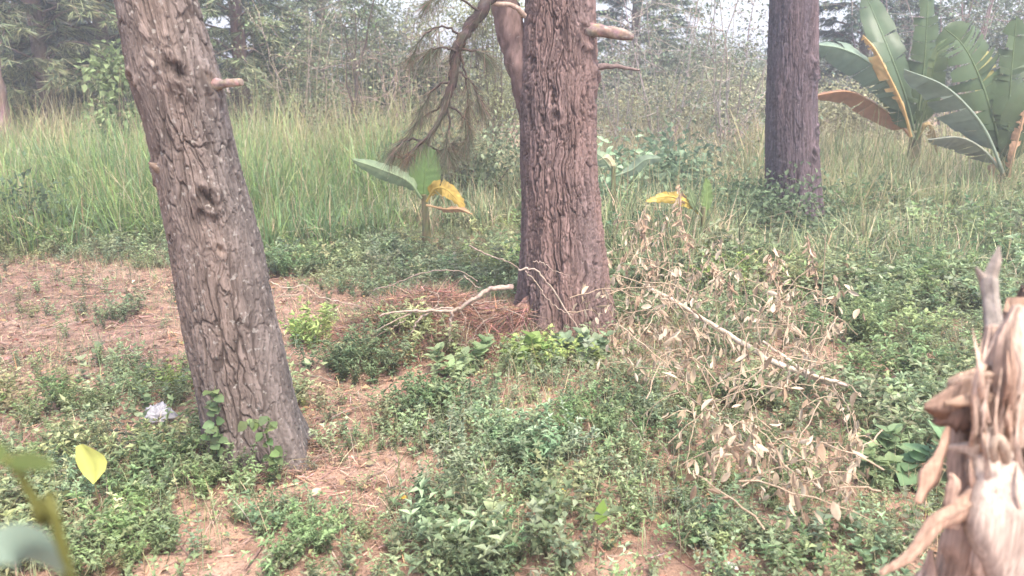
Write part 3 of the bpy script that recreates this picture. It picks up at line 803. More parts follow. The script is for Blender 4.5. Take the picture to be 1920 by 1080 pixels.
# ------------------------------------------------------------------ banana plants
def banana_leaf(parent, name, pts, width, col, seed, fold=.25, tears=6, droop=.15, label=None, ragged=0.0, tip=.5, face=None):
    """midrib path + torn blade; width is the half width in metres"""
    r = np.random.default_rng(seed)
    n = 30
    P = rough_path(pts, n, 0, seed)
    T = nrm(np.gradient(P, axis=0))
    toward = np.array([0.0, -1.0, .35]) if face is None else np.asarray(face, float)
    S = nrm(np.cross(T, toward)); N = np.cross(S, T)
    t = np.linspace(0, 1, n)
    stalk = .14
    q = np.clip((t - stalk) / (1 - stalk), 0, 1)
    prof = width * np.sin(np.pi * np.clip(q, 0, 1) ** .75) ** .55
    prof = np.where(q >= 1, 0, prof)
    blade = G()
    tear = {0: set(r.choice(np.arange(6, n - 2), tears, replace=False)) if tears else set(), 1: set(r.choice(np.arange(6, n - 2), tears, replace=False)) if tears else set()}
    C0 = np.asarray(col)
    for side in (0, 1):
        sg_ = 1 if side else -1
        # rows of points out from the midrib, cut into panels at each tear
        start = 0
        cuts = sorted(tear[side]) + [n - 1]
        for c in cuts:
            seg = np.arange(start, c + 1)
            if len(seg) < 2: start = c; continue
            fo = fold + r.normal(0, .12 + .1 * (tears > 8)); dr = droop + abs(r.normal(0, .1 + .05 * (tears > 8)))
            shrink = 1 - ragged * r.uniform(0, 1)
            w = prof[seg] * shrink
            gapped = w.copy()
            rows = []
            for j, a in enumerate((0.0, .3, .65, 1.0)):
                slip = (.03 + .12 * (r.uniform() < .35)) * a * width * .5 * (np.linspace(1, -1, len(seg)) if len(seg) > 1 else 0) * (1 if tears else 0)
                off = sg_ * S[seg] * (gapped * a * math.cos(fo))[:, None] + N[seg] * (gapped * a * math.sin(fo) - dr * gapped * a * a)[:, None]
                rip = T[seg] * (slip + .25 * a * gapped)[:, None]
                rows.append(P[seg] + off + rip + r.normal(0, .004, (len(seg), 3)) * a)
            V = np.stack(rows, 1); k = len(seg)
            idx = np.arange(k * 4).reshape(k, 4)
            F = np.stack([idx[:-1, :-1], idx[:-1, 1:], idx[1:, 1:], idx[1:, :-1]], -1).reshape(-1, 4)
            edge = np.array([1.1, 1, .95, .92])[None, :, None]
            Cc = C0[None, None] * edge * r.uniform(.85, 1.15) * np.exp(r.normal(0, .06, (k, 1, 1)))
            if ragged > .3: Cc = Cc * np.exp(r.normal(0, .18, (k, 4, 1)))
            blade.add(V.reshape(-1, 3), F, np.clip(np.broadcast_to(Cc, (k, 4, 3)), 0, .8).reshape(-1, 3))
            start = c
    o = blade.build(name, M_BANANA, parent, smooth=True)
    if label: o["label"] = label
    mid = G(); sc_ = float(np.linalg.norm(P[-1] - P[0]))
    mid.tube(P, np.linspace(.020, .004, n) * min(1.0, .35 + sc_ * .45), np.clip(C0 * 1.1 + np.array([.04, .045, .02]), 0, .8), 6)
    mid.build("midrib", M_BANANA, o)
    return o

GB = (.078, .115, .056)
def banana(base_px, Y, label, leaves, stem=None, group="banana plants in the undergrowth"):
    b = at(base_px[0], base_px[1], Y)
    gz = float(gh(b[0], Y))
    root = thing("banana_plant", (b[0], Y, gz), label, "banana plant", group)
    g = G(); h = b[2] - gz
    r0 = stem or .07
    pts = rough_path([np.array([b[0], Y, gz - .05]), np.array([b[0] + .01, Y, gz + h * .5]), np.array([b[0], Y, b[2] + .1])], 10, .003, 2)
    g.tube(pts, np.linspace(r0 * 1.15, r0 * .65, 10), jit((.17, .16, .085), 100, .2), 10, rough=.1)
    g.build("stem", M_BANANA, root)
    for i, lf in enumerate(leaves):
        pth, wpx, colr = lf[:3]; kw = lf[3] if len(lf) > 3 else {}
        pts = [at(q[0], q[1], Y + (q[2] if len(q) > 2 else 0)) for q in pth]
        banana_leaf(root, "leaf", pts, wpx * scl(pth[-1][1], Y) * .5, colr, 300 + i + int(base_px[0]), **kw)
    return root

DEAD = (.46, .25, .12)
banana((1716, 262), 9.8, "large banana plant with one orange withered leaf just right of the dark pine", [
    ([(1716, 262), (1724, 190), (1735, 90), (1742, -70)], 70, GB, dict(fold=.25, tears=14, droop=.22, ragged=.18)),
    ([(1716, 258), (1700, 190), (1672, 110), (1640, 30, .3), (1618, -20, .4)], 62, (.085, .125, .07), dict(fold=.3, tears=4)),
    ([(1712, 258, -.1), (1680, 175, -.2), (1630, 118, -.3), (1580, 92, -.4), (1533, 84, -.4)], 60, (.20, .26, .19), dict(fold=-.5, tears=7, droop=.5)),
    ([(1708, 256, -.2), (1693, 200, -.3), (1668, 145, -.35), (1640, 92, -.4), (1618, 66, -.4)], 30, (.62, .40, .18), dict(fold=-.5, tears=11, ragged=.75, droop=.6, label="withered orange leaf shreds along its midrib")),
    ([(1712, 262, .1), (1680, 225, .2), (1640, 195, .2), (1590, 172, .2), (1525, 180, .2)], 44, (.44, .23, .13), dict(fold=-.6, tears=4, droop=.8, label="dry rusty leaf arching left behind the dark pine")),
    ([(1720, 262, -.1), (1738, 235, -.15), (1752, 245, -.2), (1758, 290, -.2)], 26, (.34, .24, .12), dict(fold=-.6, tears=9, ragged=.6, droop=.6, label="dry straw coloured leaf hanging right of the stem")),
    ([(1718, 262, -.1), (1738, 190, -.2), (1752, 120, -.3), (1770, 60, -.3)], 54, (.13, .17, .08), dict(fold=.8, tears=5)),
    ([(1712, 262, .1), (1690, 210, .1), (1672, 165, .15), (1650, 128, .2)], 60, (.12, .17, .08), dict(fold=.2, tears=6)),
], .10)
banana((1887, 335), 8.6, "large banana plant with broad torn leaves at the right edge", [
    ([(1885, 330), (1866, 240), (1838, 150), (1806, 86), (1770, 52)], 128, GB, dict(fold=.15, tears=13, droop=.25, ragged=.18)),
    ([(1880, 322, -.2), (1850, 250, -.35), (1812, 198, -.5), (1765, 158, -.6), (1695, 130, -.6)], 60, (.25, .30, .245), dict(fold=-.9, tears=5, droop=.8)),
    ([(1880, 325, -.15), (1845, 282, -.3), (1800, 258, -.4), (1740, 262, -.4)], 40, (.28, .29, .24), dict(fold=-1.0, tears=6, droop=.9)),
    ([(1888, 330), (1890, 240), (1895, 150), (1906, 30)], 88, (.075, .11, .052), dict(fold=.25, tears=12, ragged=.18)),
    ([(1890, 335, -.1), (1908, 260, -.2), (1935, 190, -.3), (1975, 140, -.3)], 84, (.085, .12, .058), dict(fold=.3, tears=5)),
    ([(1888, 330, .2), (1880, 210, .3), (1900, 130, .4), (1940, 60, .5)], 90, (.115, .15, .085), dict(fold=.4, tears=9, ragged=.15)),
    ([(1884, 330, -.1), (1874, 300, -.15), (1866, 310, -.2), (1862, 345, -.2)], 22, (.30, .20, .12), dict(fold=-.6, tears=9, ragged=.6, droop=.6, label="dry brown leaf drooping along the stem")),
    ([(1888, 330, .4), (1860, 220, .5), (1845, 150, .6), (1850, 95, .7)], 60, (.33, .30, .12), dict(fold=.3, tears=9, ragged=.3, label="yellowed ragged leaf at the back")),
    ([(1892, 335, -.25), (1900, 295, -.3), (1912, 250, -.3), (1922, 205, -.3)], 26, (.42, .25, .15), dict(fold=-.5, tears=8, ragged=.7, droop=.5, label="shredded brown leaf by the stem")),
], .09)
banana((796, 385), 7.0, "young banana plant with upright green leaf and curling yellow leaf, left of middle pine", [
    ([(796, 380), (796, 350), (798, 310), (801, 272)], 62, (.14, .22, .075), dict(fold=.2, tears=0, droop=.05)),
    ([(790, 372, -.05), (765, 340, -.1), (715, 318, -.15), (660, 299, -.2)], 34, (.22, .28, .16), dict(fold=-.4, tears=2, droop=.4)),
    ([(800, 378, -.1), (815, 354, -.15), (838, 356, -.2), (872, 390, -.25)], 32, (.44, .30, .075), dict(fold=.12, tears=4, droop=.12, ragged=.35, label="yellow leaf curling down to the right")),
    ([(800, 385, -.1), (835, 392, -.2), (862, 392, -.3), (885, 402, -.35)], 14, (.45, .27, .15), dict(fold=-.6, tears=2, ragged=.5, label="brown dead leaf near the ground")),
], .04)
banana((1318, 410), 6.3, "small banana plant with a yellow leaf lying left, between the middle and dark pines", [
    ([(1322, 405), (1324, 385), (1325, 360), (1324, 333)], 24, (.19, .27, .10), dict(fold=.4, tears=0)),
    ([(1312, 402, -.05), (1285, 378, -.1), (1250, 368, -.15), (1210, 378, -.2)], 26, (.46, .33, .085), dict(fold=.10, tears=4, droop=.15, ragged=.35, label="yellow leaf hanging to the left")),
    ([(1316, 405, -.05), (1302, 385, -.1), (1295, 365, -.1), (1290, 350, -.1)], 16, (.17, .22, .11), dict(fold=.4, tears=1)),
], .03)
banana((1150, 330), 7.6, "sapling banana leaves poking out right behind the middle pine", [
    ([(1152, 328), (1140, 308), (1128, 295), (1112, 284)], 28, (.20, .25, .16), dict(fold=-.3, tears=1)),
    ([(1152, 330), (1148, 310), (1138, 296), (1122, 300)], 16, (.50, .42, .26), dict(fold=-.3, tears=1)),
    ([(1154, 330), (1185, 318), (1210, 300), (1240, 296)], 26, (.17, .22, .15), dict(fold=-.3, tears=1)),
], .03)

# ------------------------------------------------------------------ background trees and shrubs
def bg_base(px, Y):
    d = ray(px, 200); x = d[0] * Y / d[1]
    return np.array([x, Y, float(gh(x, Y))])

def conifer(px, Y, H, spread, col, dark, label, seed, zmin=.3, nb=72):
    r = np.random.default_rng(seed); b = bg_base(px, Y)
    root = thing("conifer_tree", b, label, "tree", "conifers behind the tall grass")
    tg = G(); cg = G()
    tg.tube(rough_path([b - [0, 0, .1], b + [r.normal(0, .05), 0, H * .5], b + [r.normal(0, .1), 0, H]], 16, .01, seed), np.linspace(.16, .03, 16), jit((.13, .09, .075), 16 * 9, .2, r), 9, rough=.08)
    for i in range(nb):
        z = zmin + (H - zmin) * (i / nb) ** 1.1
        a = i * 2.4 + r.normal(0, .3); L = spread * (1 - .65 * z / H) * r.uniform(.75, 1.2)
        d = np.array([math.cos(a), math.sin(a), 0])
        p0 = b + [0, 0, z]
        pts = rough_path([p0, p0 + d * L * .35 + [0, 0, .16 * L], p0 + d * L * .7 + [0, 0, .10 * L], p0 + d * L + [0, 0, -.16 * L]], 12, .012, seed * 50 + i)
        tg.tube(pts, np.linspace(.022, .004, 12), np.array([.15, .11, .09]), 4)
        m = int(20 * L + 7)
        f = r.uniform(.25, 1, m); ii = np.clip((f * 11).astype(int), 0, 11)
        Q = pts[ii] + r.normal(0, .09, (m, 3)) * [1, 1, .25]
        side = np.cross(d, [0, 0, 1]) * r.choice([-1, 1], m)[:, None]
        D = d[None] * .8 + side * r.uniform(.2, 1, (m, 1)) + np.array([0, 0, -.18])
        cols = np.where(r.uniform(0, 1, (40, 1)) < .6, jit(col, 40, .2, r), jit(dark, 40, .2, r))
        needle_tufts(cg, Q, D, 19, .25, .012, cols, spread=.5, droop=.22, rng=r, flat=.3)
    tg.build("trunk", M_BARK, root); cg.build("crown", M_NEEDLE, root)

def twiggy(name, px, Y, H, W, twig_col, leaf_col, n_leaf, label, seed, stems=7, group="shrubs and thin trees behind the grass", cat="shrub", lean=(0, 0), leaf=.05, sub=7, thick=.014):
    r = np.random.default_rng(seed); b = bg_base(px, Y)
    root = thing(name, b, label, cat, group)
    tg = G(); ends = []
    for s in range(stems):
        a = r.uniform(0, 6.28); o = W * r.uniform(.3, 1)
        top = b + np.array([math.cos(a) * o + lean[0], math.sin(a) * o + lean[1], H * r.uniform(.7, 1.05)])
        p = rough_path([b - [0, 0, .05], b * .6 + top * .4 + r.normal(0, .08, 3), top], 12, .018, seed * 31 + s)
        tg.tube(p, np.linspace(thick, .005, 12), jit(twig_col, 60, .2, r), 5)
        for c in range(sub):
            i = r.integers(2, 12); d = nrm(np.array([r.normal(0, 1), r.normal(0, 1), r.uniform(-.3, .9)]))
            L = r.uniform(.35, .9) * W * .8 + .15
            q = rough_path([p[i], p[i] + d * L * .5 + r.normal(0, .04, 3), p[i] + d * L + [0, 0, -.12 * L]], 5, .016, seed * 77 + s * 9 + c)
            tg.tube(q, np.linspace(.0065, .003, 5), jit(twig_col, 15, .2, r), 3, cap=False)
            ends += list(q[2:])
            for e in range(4):
                j = r.integers(1, 5); d2 = nrm(d + r.normal(0, .8, 3)); L2 = L * r.uniform(.3, .7)
                w_ = np.array([q[j], q[j] + d2 * L2 * .5 + r.normal(0, .02, 3), q[j] + d2 * L2 + [0, 0, -.06]])
                tg.tube(w_, [.004, .003, .002], jit(twig_col, 9, .2, r), 3, cap=False)
                ends += list(w_[1:])
    tg.build("trunk" if cat == "tree" else "stems", M_TWIG, root)
    if n_leaf:
        n_leaf = int(n_leaf * 1.8)
        ends = np.array(ends); k = r.integers(0, len(ends), n_leaf)
        P = ends[k] + r.normal(0, .07, (n_leaf, 3)); d = r.normal(0, 1, (n_leaf, 3)) + [0, 0, -.3]
        lg = G().stamp(LS_V, LS_F, P, frames(d, r.normal(0, .6, (n_leaf, 3)) + [0, 0, 1]), leaf * r.uniform(.6, 1.4, n_leaf), jit(leaf_col, n_leaf, .25, r))
        lg.build("crown" if cat == "tree" else "foliage", M_NEEDLE, root)
    return root

def bush(name, px, Y, H, W, col, n, label, seed, leaf=.08, group="leafy bushes behind the grass", cat="bush"):
    r = np.random.default_rng(seed); b = bg_base(px, Y)
    root = thing(name, b, label, cat, group)
    tg = G(); lg = G()
    k = max(10, int(16 * W * H))
    cen = np.stack([r.normal(0, W * .5, k), r.normal(0, W * .35, k), H * r.uniform(.2, .95, k) ** .8], -1) + b
    for c in cen:
        tg.tube(rough_path([b, b * .5 + c * .5 + r.normal(0, .06, 3), c], 7, .01, int(r.integers(1e6))), np.linspace(.014, .004, 7), np.array([.16, .12, .09]), 4)
    m = r.integers(0, k, n)
    P = cen[m] + r.normal(0, 1, (n, 3)) * np.array([.2, .2, .14]) * (.7 + .5 * W)
    P[:, 2] = np.maximum(P[:, 2], .05)
    d = nrm(P - cen[m]) + r.normal(0, .6, (n, 3)) + [0, 0, -.2]
    cc = np.asarray(col) * np.exp(r.normal(0, .28, (k, 1)))[m] * np.exp(r.normal(0, .15, (n, 1)))
    lg.stamp(LS_V, LS_F, P, frames(d, r.normal(0, .5, (n, 3)) + [0, 0, 1]), leaf * r.uniform(.6, 1.4, n), cc)
    tag(tg.build("stems", M_TWIG, root), kind="stuff"); tag(lg.build("foliage", M_LEAF, root), kind="stuff")

conifer(95, 13.0, 6.0, 2.3, (.30, .32, .18), (.07, .09, .055), "drooping light green conifer at the upper left edge", 401)
conifer(455, 13.6, 6.0, 1.9, (.28, .31, .18), (.07, .09, .055), "layered conifer showing right behind the leaning pine", 402)
conifer(205, 15.0, 7.0, 2.3, (.045, .06, .035), (.03, .042, .025), "conifer with shade in its dark colour behind the leaning pine trunk", 403)  # shadowed gap is put into the dark needle colours
conifer(-30, 15.5, 7.0, 2.4, (.20, .23, .13), (.08, .10, .06), "tall conifer cut by the left edge of the view", 404)
conifer(610, 17.5, 7.0, 2.0, (.24, .27, .18), (.12, .15, .10), "soft grey green conifer beyond the thin dark sapling", 405)
conifer(350, 19.0, 7.5, 2.4, (.05, .065, .04), (.033, .045, .03), "conifer coloured dark for shade far behind the layered conifer", 406)  # needle tones painted dark to stand for shade between the trees
conifer(1185, 19.0, 7.0, 2.3, (.09, .125, .085), (.06, .085, .06), "hazy dark conifer right of the middle pine", 407, zmin=.9)
conifer(1610, 16.0, 7.0, 2.2, (.10, .135, .10), (.06, .09, .065), "blue green conifer behind the first banana plant", 408, zmin=1.0)
# thin dark left-edge trunk
b = bg_base(2, 10.5); root = thing("pine_tree", b, "slim brown pine trunk at the far left edge of the view", "tree")
G().tube(rough_path([b - [0, 0, .1], b + [-.02, 0, 2], b + [-.1, 0, 6]], 30, .006, 3), np.linspace(.11, .07, 30), jit((.17, .115, .095), 300, .25), 10, rough=.1).build("trunk", M_BARK, root)
cg = G(); r_ = np.random.default_rng(4); needle_tufts(cg, b + [-.1, 0, 5.6] + r_.normal(0, .5, (60, 3)), r_.normal(0, 1, (60, 3)), 14, .25, .006, jit((.07, .1, .05), 20, .2)); cg.build("crown", M_NEEDLE, root)

twiggy("sapling_tree", 652, 10.8, 3.0, .55, (.085, .065, .055), (.12, .15, .08), 500, "thin dark sapling with crooked bare branches in front of the conifers", 421, stems=3, cat="tree", thick=.035, leaf=.05)
twiggy("bare_shrub", 735, 11.6, 2.2, 1.0, (.26, .2, .165), (.17, .19, .11), 900, "tangle of bare brown twigs left of the hanging branch", 422, stems=11)
twiggy("bare_shrub", 560, 12.6, 2.6, .9, (.28, .23, .18), (.19, .21, .12), 2600, "pale twiggy shrub between layered conifer and thin sapling", 423, stems=9)
twiggy("bare_shrub", 830, 12.6, 2.9, .9, (.30, .24, .19), (.23, .24, .14), 1600, "feathery twig shrub behind the hanging needle branch", 424, stems=9)
bush("leafy_bush", 925, 12.4, 2.9, .75, (.30, .31, .17), 9000, "pale yellow green bush seen under the forked limb of the middle pine", 431, .045)
bush("leafy_bush", 890, 9.4, .85, .6, (.17, .20, .12), 2600, "low dark bush left of the middle pine trunk", 432, .06)
bush("leafy_bush", 760, 13.2, 1.7, .8, (.05, .07, .04), 3000, "bush coloured dark as shade behind the tangle of bare twigs", 433, .08)  # leaf colour lowered to give the look of shade
twiggy("bare_tree", 1255, 12.0, 3.6, 1.1, (.33, .28, .25), (.22, .25, .17), 1400, "hazy thin tree with grey twigs right of the middle pine", 425, stems=8, cat="tree")
twiggy("bare_tree", 1370, 11.4, 3.4, 1.0, (.34, .29, .26), (.21, .24, .16), 1500, "pale twiggy tree just left of the dark pine", 426, stems=9, cat="tree")
twiggy("bare_tree", 1160, 13.4, 3.4, .9, (.32, .27, .24), (.23, .25, .17), 1100, "pale slender tree close behind the middle pine's stub", 427, stems=7, cat="tree")
twiggy("bare_tree", 1790, 13.5, 4.0, 1.2, (.22, .17, .155), (.15, .18, .12), 1400, "brown twiggy tree above the banana leaves", 428, stems=8, cat="tree", thick=.03)
twiggy("bare_tree", 1660, 14.5, 4.2, 1.2, (.22, .18, .17), (.17, .21, .16), 1800, "thin tree with slanting branches behind the first banana plant", 429, stems=7, cat="tree", thick=.028)
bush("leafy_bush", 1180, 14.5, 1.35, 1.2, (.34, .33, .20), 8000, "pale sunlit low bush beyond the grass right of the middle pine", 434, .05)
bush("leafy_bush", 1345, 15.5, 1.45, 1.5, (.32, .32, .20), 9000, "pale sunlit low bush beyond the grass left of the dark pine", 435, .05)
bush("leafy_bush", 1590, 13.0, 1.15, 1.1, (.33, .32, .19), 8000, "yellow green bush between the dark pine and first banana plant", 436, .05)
bush("leafy_bush", 1690, 18.0, 3.2, 1.7, (.10, .14, .10), 9000, "dark green bush behind the first banana plant", 437, .07)
bush("leafy_bush", 1880, 15.5, 3.2, 1.4, (.12, .15, .10), 9000, "grey green bush behind the right edge banana plant", 438, .07)
bush("leafy_bush", 1235, 8.6, .78, .5, (.19, .26, .16), 1300, "blue green broad leaved bush right of the middle pine", 439, .085)
bush("leafy_bush", 1420, 7.5, .42, .7, (.12, .165, .09), 2600, "dark low bush at the left foot of the dark pine", 440, .055)
bush("leafy_bush", 700, 15.0, 2.9, 1.1, (.16, .18, .11), 7000, "tall soft green bush in the gap behind the thin dark sapling", 443, .05)
bush("leafy_bush", 520, 14.2, 2.4, .9, (.20, .225, .125), 6000, "rounded grey green bush rising behind the grass right of the leaning pine", 444, .05)
bush("leafy_bush", 1300, 17.5, 2.3, 1.3, (.22, .245, .17), 6000, "hazy tall bush deep behind the pale twiggy tree", 445, .06)
# leafy climber standing in the grass left of the leaning pine
bush("leafy_plant", 222, 10.2, 1.75, .16, (.17, .215, .10), 900, "slender leafy climber standing out of the grass left of the leaning pine", 441, .09, group="tall plants in the grass", cat="plant")
bush("leafy_plant", 14, 7.3, .5, .08, (.09, .13, .07), 300, "dark leafy plant at the grass edge by the left side", 442, .07, group="tall plants in the grass", cat="plant")

# far wood
r = np.random.default_rng(50); lg = G(); tg = G()
for i in range(54):
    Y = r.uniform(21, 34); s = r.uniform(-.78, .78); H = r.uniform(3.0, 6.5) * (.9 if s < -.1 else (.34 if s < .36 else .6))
    b = np.array([s * Y, Y, 0]); k = 26
    cen = b + np.stack([r.normal(0, 1.2, k), r.normal(0, 1, k), H * r.uniform(.08, 1, k)], -1)
    tg.tube(rough_path([b, b + [r.normal(0, .2), 0, H * .5], b + [r.normal(0, .4), 0, H]], 8, .03, i), np.linspace(.13, .04, 8), np.array([.15, .11, .09]), 6)
    n = 1600; m = r.integers(0, k, n)
    P = cen[m] + r.normal(0, 1, (n, 3)) * [.42, .42, .26]; P[:, 2] = np.maximum(P[:, 2], .05)
    base = np.array([(.16, .19, .11), (.13, .16, .09), (.24, .26, .16), (.19, .22, .14)][r.integers(0, 4)] if s > -.1 else [(.035, .05, .03), (.06, .08, .045)][r.integers(0, 2)])  # left-hand trees get darker leaves, deep shade painted in
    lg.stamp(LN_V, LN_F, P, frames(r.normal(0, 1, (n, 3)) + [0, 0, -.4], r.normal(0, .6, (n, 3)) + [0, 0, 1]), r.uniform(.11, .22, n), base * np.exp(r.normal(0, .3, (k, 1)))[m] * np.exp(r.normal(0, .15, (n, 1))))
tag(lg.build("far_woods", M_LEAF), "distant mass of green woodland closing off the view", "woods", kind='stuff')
tag(tg.build("far_trunks", M_BARK), "thin distant trunks inside the far woodland", "woods", kind='stuff')

# ------------------------------------------------------------------ individual weed clumps
def clump(px, py, n, spread, size, col, label, tpls, seed, tilt=.2, name="weed_clump", cat="weed", zs=1.0):
    r = np.random.default_rng(seed); p = gnd(px, py)
    root = thing(name, p, label, cat, "leafy weeds on the clearing floor")
    lg, sg = G(), G()
    k = r.integers(0, len(tpls), n)
    xy = p[:2] + r.normal(0, spread, (n, 2)) * [1, .75]
    P = np.stack([xy[:, 0], xy[:, 1], gh(xy[:, 0], xy[:, 1]) - .01], -1)
    q = np.linalg.norm(xy - p[:2], axis=1) / max(spread, 1e-3)
    S = size * r.uniform(.65, 1.1, n) * (1.05 - .18 * np.minimum(q, 2.5))
    C = jit(col, n, .14, r)
    for i in range(len(tpls)):
        m = k == i
        plant_stamp(lg, sg, tpls[i], P[m], S[m], C[m], tilt, r)
    tag(sg.build("stems", M_LEAF, root), kind="stuff"); tag(lg.build("foliage", M_LEAF, root), kind="stuff")
DK, MD, BR, BL_, OL = (.145, .20, .105), (.19, .25, .12), (.26, .34, .115), (.22, .285, .17), (.25, .28, .14)
W_, B_, X_ = WEEDS[:5], BIGWEEDS, BROAD
for i, a in enumerate([
    (955, 870, 26, .15, .30, BL_, "large bushy weed in the middle of the foreground", B_),
    (320, 895, 18, .14, .28, DK, "dark green bushy weed at the left foot of the leaning pine", B_),
    (395, 925, 12, .12, .22, MD, "leafy weed on the ground right before the leaning pine's base", B_),
    (130, 770, 16, .17, .22, MD, "low spreading weed alone on the bare soil at the left", B_),
    (325, 735, 10, .08, .20, BR, "bright green seedling tuft touching the left of the leaning pine", W_),
    (578, 645, 12, .08, .28, BR, "bright green herb on bare soil just right of the leaning pine", W_),
    (665, 700, 16, .15, .30, DK, "dark green weed in front of the straw heap", B_),
    (865, 700, 7, .08, .20, MD, "broad leaved vine below the dark hollow by the middle pine", X_),
    (985, 690, 12, .12, .26, BR, "yellow green leafy weed before the middle pine's foot", W_ + X_),
    (1075, 680, 9, .12, .20, BL_, "blue green broad leaved weed touching the middle pine's foot", X_),
    (835, 770, 14, .16, .26, DK, "dense dark weed between the hollow and the foreground bush", B_),
    (1100, 810, 14, .15, .24, MD, "leafy weed right above the foreground bush", B_),
    (1190, 770, 12, .14, .24, DK, "dark weed beside the fallen dry sapling", B_),
    (560, 505, 16, .26, .30, DK, "dark low bush between leaning and middle pines at the grass edge", B_),
    (640, 500, 12, .25, .30, MD, "green bush left of the straw heap at the grass edge", B_),
    (925, 520, 10, .14, .30, BR, "bright weed pressed against the left side of the middle pine", W_),
    (1690, 905, 6, .10, .27, MD, "broad pale leaves low beside the torn stump", X_),
    (1640, 640, 14, .22, .40, MD, "tall bushy weed in the undergrowth right of the dry sapling", B_),
    (1600, 560, 14, .26, .42, OL, "olive leafy shrub below the dark pine", B_),
    (1710, 720, 12, .2, .34, MD, "rounded green weed left of the dark bark on the stump", B_),
    (1330, 540, 14, .2, .36, BR, "bright ferny weed among the upright dry stalks", B_),
    (1760, 560, 14, .3, .42, MD, "leafy undergrowth clump left of the forked grey branch", B_),
    (1390, 760, 10, .12, .24, DK, "dark weed under the middle of the fallen dry sapling", B_),
    (880, 1050, 18, .14, .22, DK, "dark leafy weed at the bottom edge below the foreground bush", B_),
    (205, 1040, 18, .13, .22, MD, "leafy weed in the bottom left corner behind the blurred stem", B_),
    (70, 960, 14, .12, .22, BL_, "blue green weed at the left edge above the bottom corner", B_),
    (590, 1030, 12, .13, .18, MD, "small leafy weed at the bottom between corner and foreground bush", B_),
    (1430, 900, 12, .14, .2, MD, "leafy weed under the drooping dry twigs near the stump", B_),
    (1320, 1010, 14, .14, .2, BL_, "pale weed at the bottom edge right of the dark sprout", B_),
]):
    clump(*a[:7], a[7], 500 + i)

# vine leaves climbing the foot of the leaning pine
def vine(label, stems, Y, n, leaf, col, seed):
    r = np.random.default_rng(seed)
    p0 = at(*stems[0][0], Y); root = thing("climbing_vine", (p0[0], Y, float(gh(p0[0], Y))), label, "vine", "vines on the leaning pine")
    sg, lg = G(), G()
    for k, s in enumerate(stems):
        p = rough_path([at(q[0], q[1], Y + (q[2] if len(q) > 2 else 0)) for q in s], 14, .004, seed + k)
        G().tube(p, np.linspace(.004, .002, 14), np.array([.16, .19, .09]), 5).build("stem", M_LEAF, root)
        i = r.integers(0, 14, n); P = p[i] + r.normal(0, .012, (n, 3))
        d = np.stack([r.normal(0, 1, n), r.normal(-.8, .4, n), r.normal(-.1, .6, n)], -1)
        lg.stamp(LB_V, LB_F, P, frames(d, np.array([0, -.7, 1.0]) + r.normal(0, .3, (n, 3))), leaf * r.uniform(.6, 1.3, n), jit(col, n, .18, r))
    tag(lg.build("leaves", M_LEAF, root), kind="stuff")
vine("green vine climbing the left edge of the leaning pine's foot", [[(398, 880), (395, 820), (398, 760), (405, 725)], [(408, 880), (402, 830), (412, 790)]], LY - .2, 16, .045, (.12, .17, .08), 601)
vine("leafy vine hanging across the front of the leaning pine's foot", [[(520, 890), (505, 830), (488, 795), (470, 790)], [(515, 880), (500, 810), (505, 785)]], LY - .27, 14, .04, (.13, .18, .075), 602)

# ------------------------------------------------------------------ dead wood around the middle pine
def stick_thing(name, label, paths, Y, col, cat="branch", group=None, sides=7, rough=.1, mat=None):
    p0 = at(paths[0][0][0][0], paths[0][0][0][1], Y)
    root = thing(name, (p0[0], Y, float(gh(p0[0], Y))), label, cat, group)
    for k, (pth, r0, r1) in enumerate(paths):
        n = 5 * len(pth)
        pts = rough_path([at(q[0], q[1], q[2] if len(q) > 2 else Y) for q in pth], n, .0035, 700 + k + int(pth[0][0]))
        g = G(); g.tube(pts, np.linspace(r0, r1, n) * .78, jit(col, n * sides, .14), sides, rough=rough, seed=k)
        g.build("stem" if k == 0 else "twig", mat or M_TWIG, root)
    return root
DY = 4.18
PALE = (.30, .23, .185)
stick_thing("dead_branch", "pale forked dead branch lying over the straw heap", [
    ([(962, 538), (925, 542), (895, 556), (868, 574), (848, 582), (800, 582), (752, 584), (712, 592)], .020, .006),
    ([(848, 582), (845, 610), (840, 650), (818, 700)], .011, .008),
    ([(808, 583), (785, 600), (772, 622), (752, 648)], .009, .004),
    ([(850, 578), (815, 580), (770, 588), (700, 622)], .008, .003),
    ([(812, 582), (822, 568), (820, 552), (806, 545)], .006, .002),
    ([(880, 570), (915, 566), (950, 564)], .004, .002),
    ([(860, 578), (872, 600), (868, 620)], .004, .002),
    ([(840, 650), (862, 645), (890, 660)], .004, .002), ([(930, 590), (900, 610), (880, 645)], .003, .002), ([(790, 560), (830, 600), (850, 640)], .003, .0015),
    ([(760, 600), (730, 618), (680, 640)], .003, .0015), ([(950, 580), (985, 600), (940, 640)], .003, .0015), ([(870, 560), (905, 600), (925, 655)], .003, .0015),
], DY, PALE, "branch")
stick_thing("dead_branch", "two thin bleached sticks leaning on the middle pine's foot", [
    ([(972, 506), (990, 504), (1008, 508), (1030, 535), (1060, 580), (1080, 612), (1100, 640)], .0075, .0055),
    ([(985, 508), (1002, 525), (1022, 555), (1045, 577), (1072, 590)], .005, .003),
    ([(1000, 490), (1020, 494), (1040, 508), (1068, 516)], .004, .002),
], 4.38, PALE, "branch")
stick_thing("dead_branch", "thin pale vine stick stretching from the leaning pine to the straw heap", [
    ([(508, 528), (535, 540), (572, 535), (600, 556), (650, 568), (715, 585), (780, 600)], .0055, .003),
    ([(575, 536), (560, 552), (530, 550)], .003, .002),
], 4.9, (.34, .275, .215), "branch")
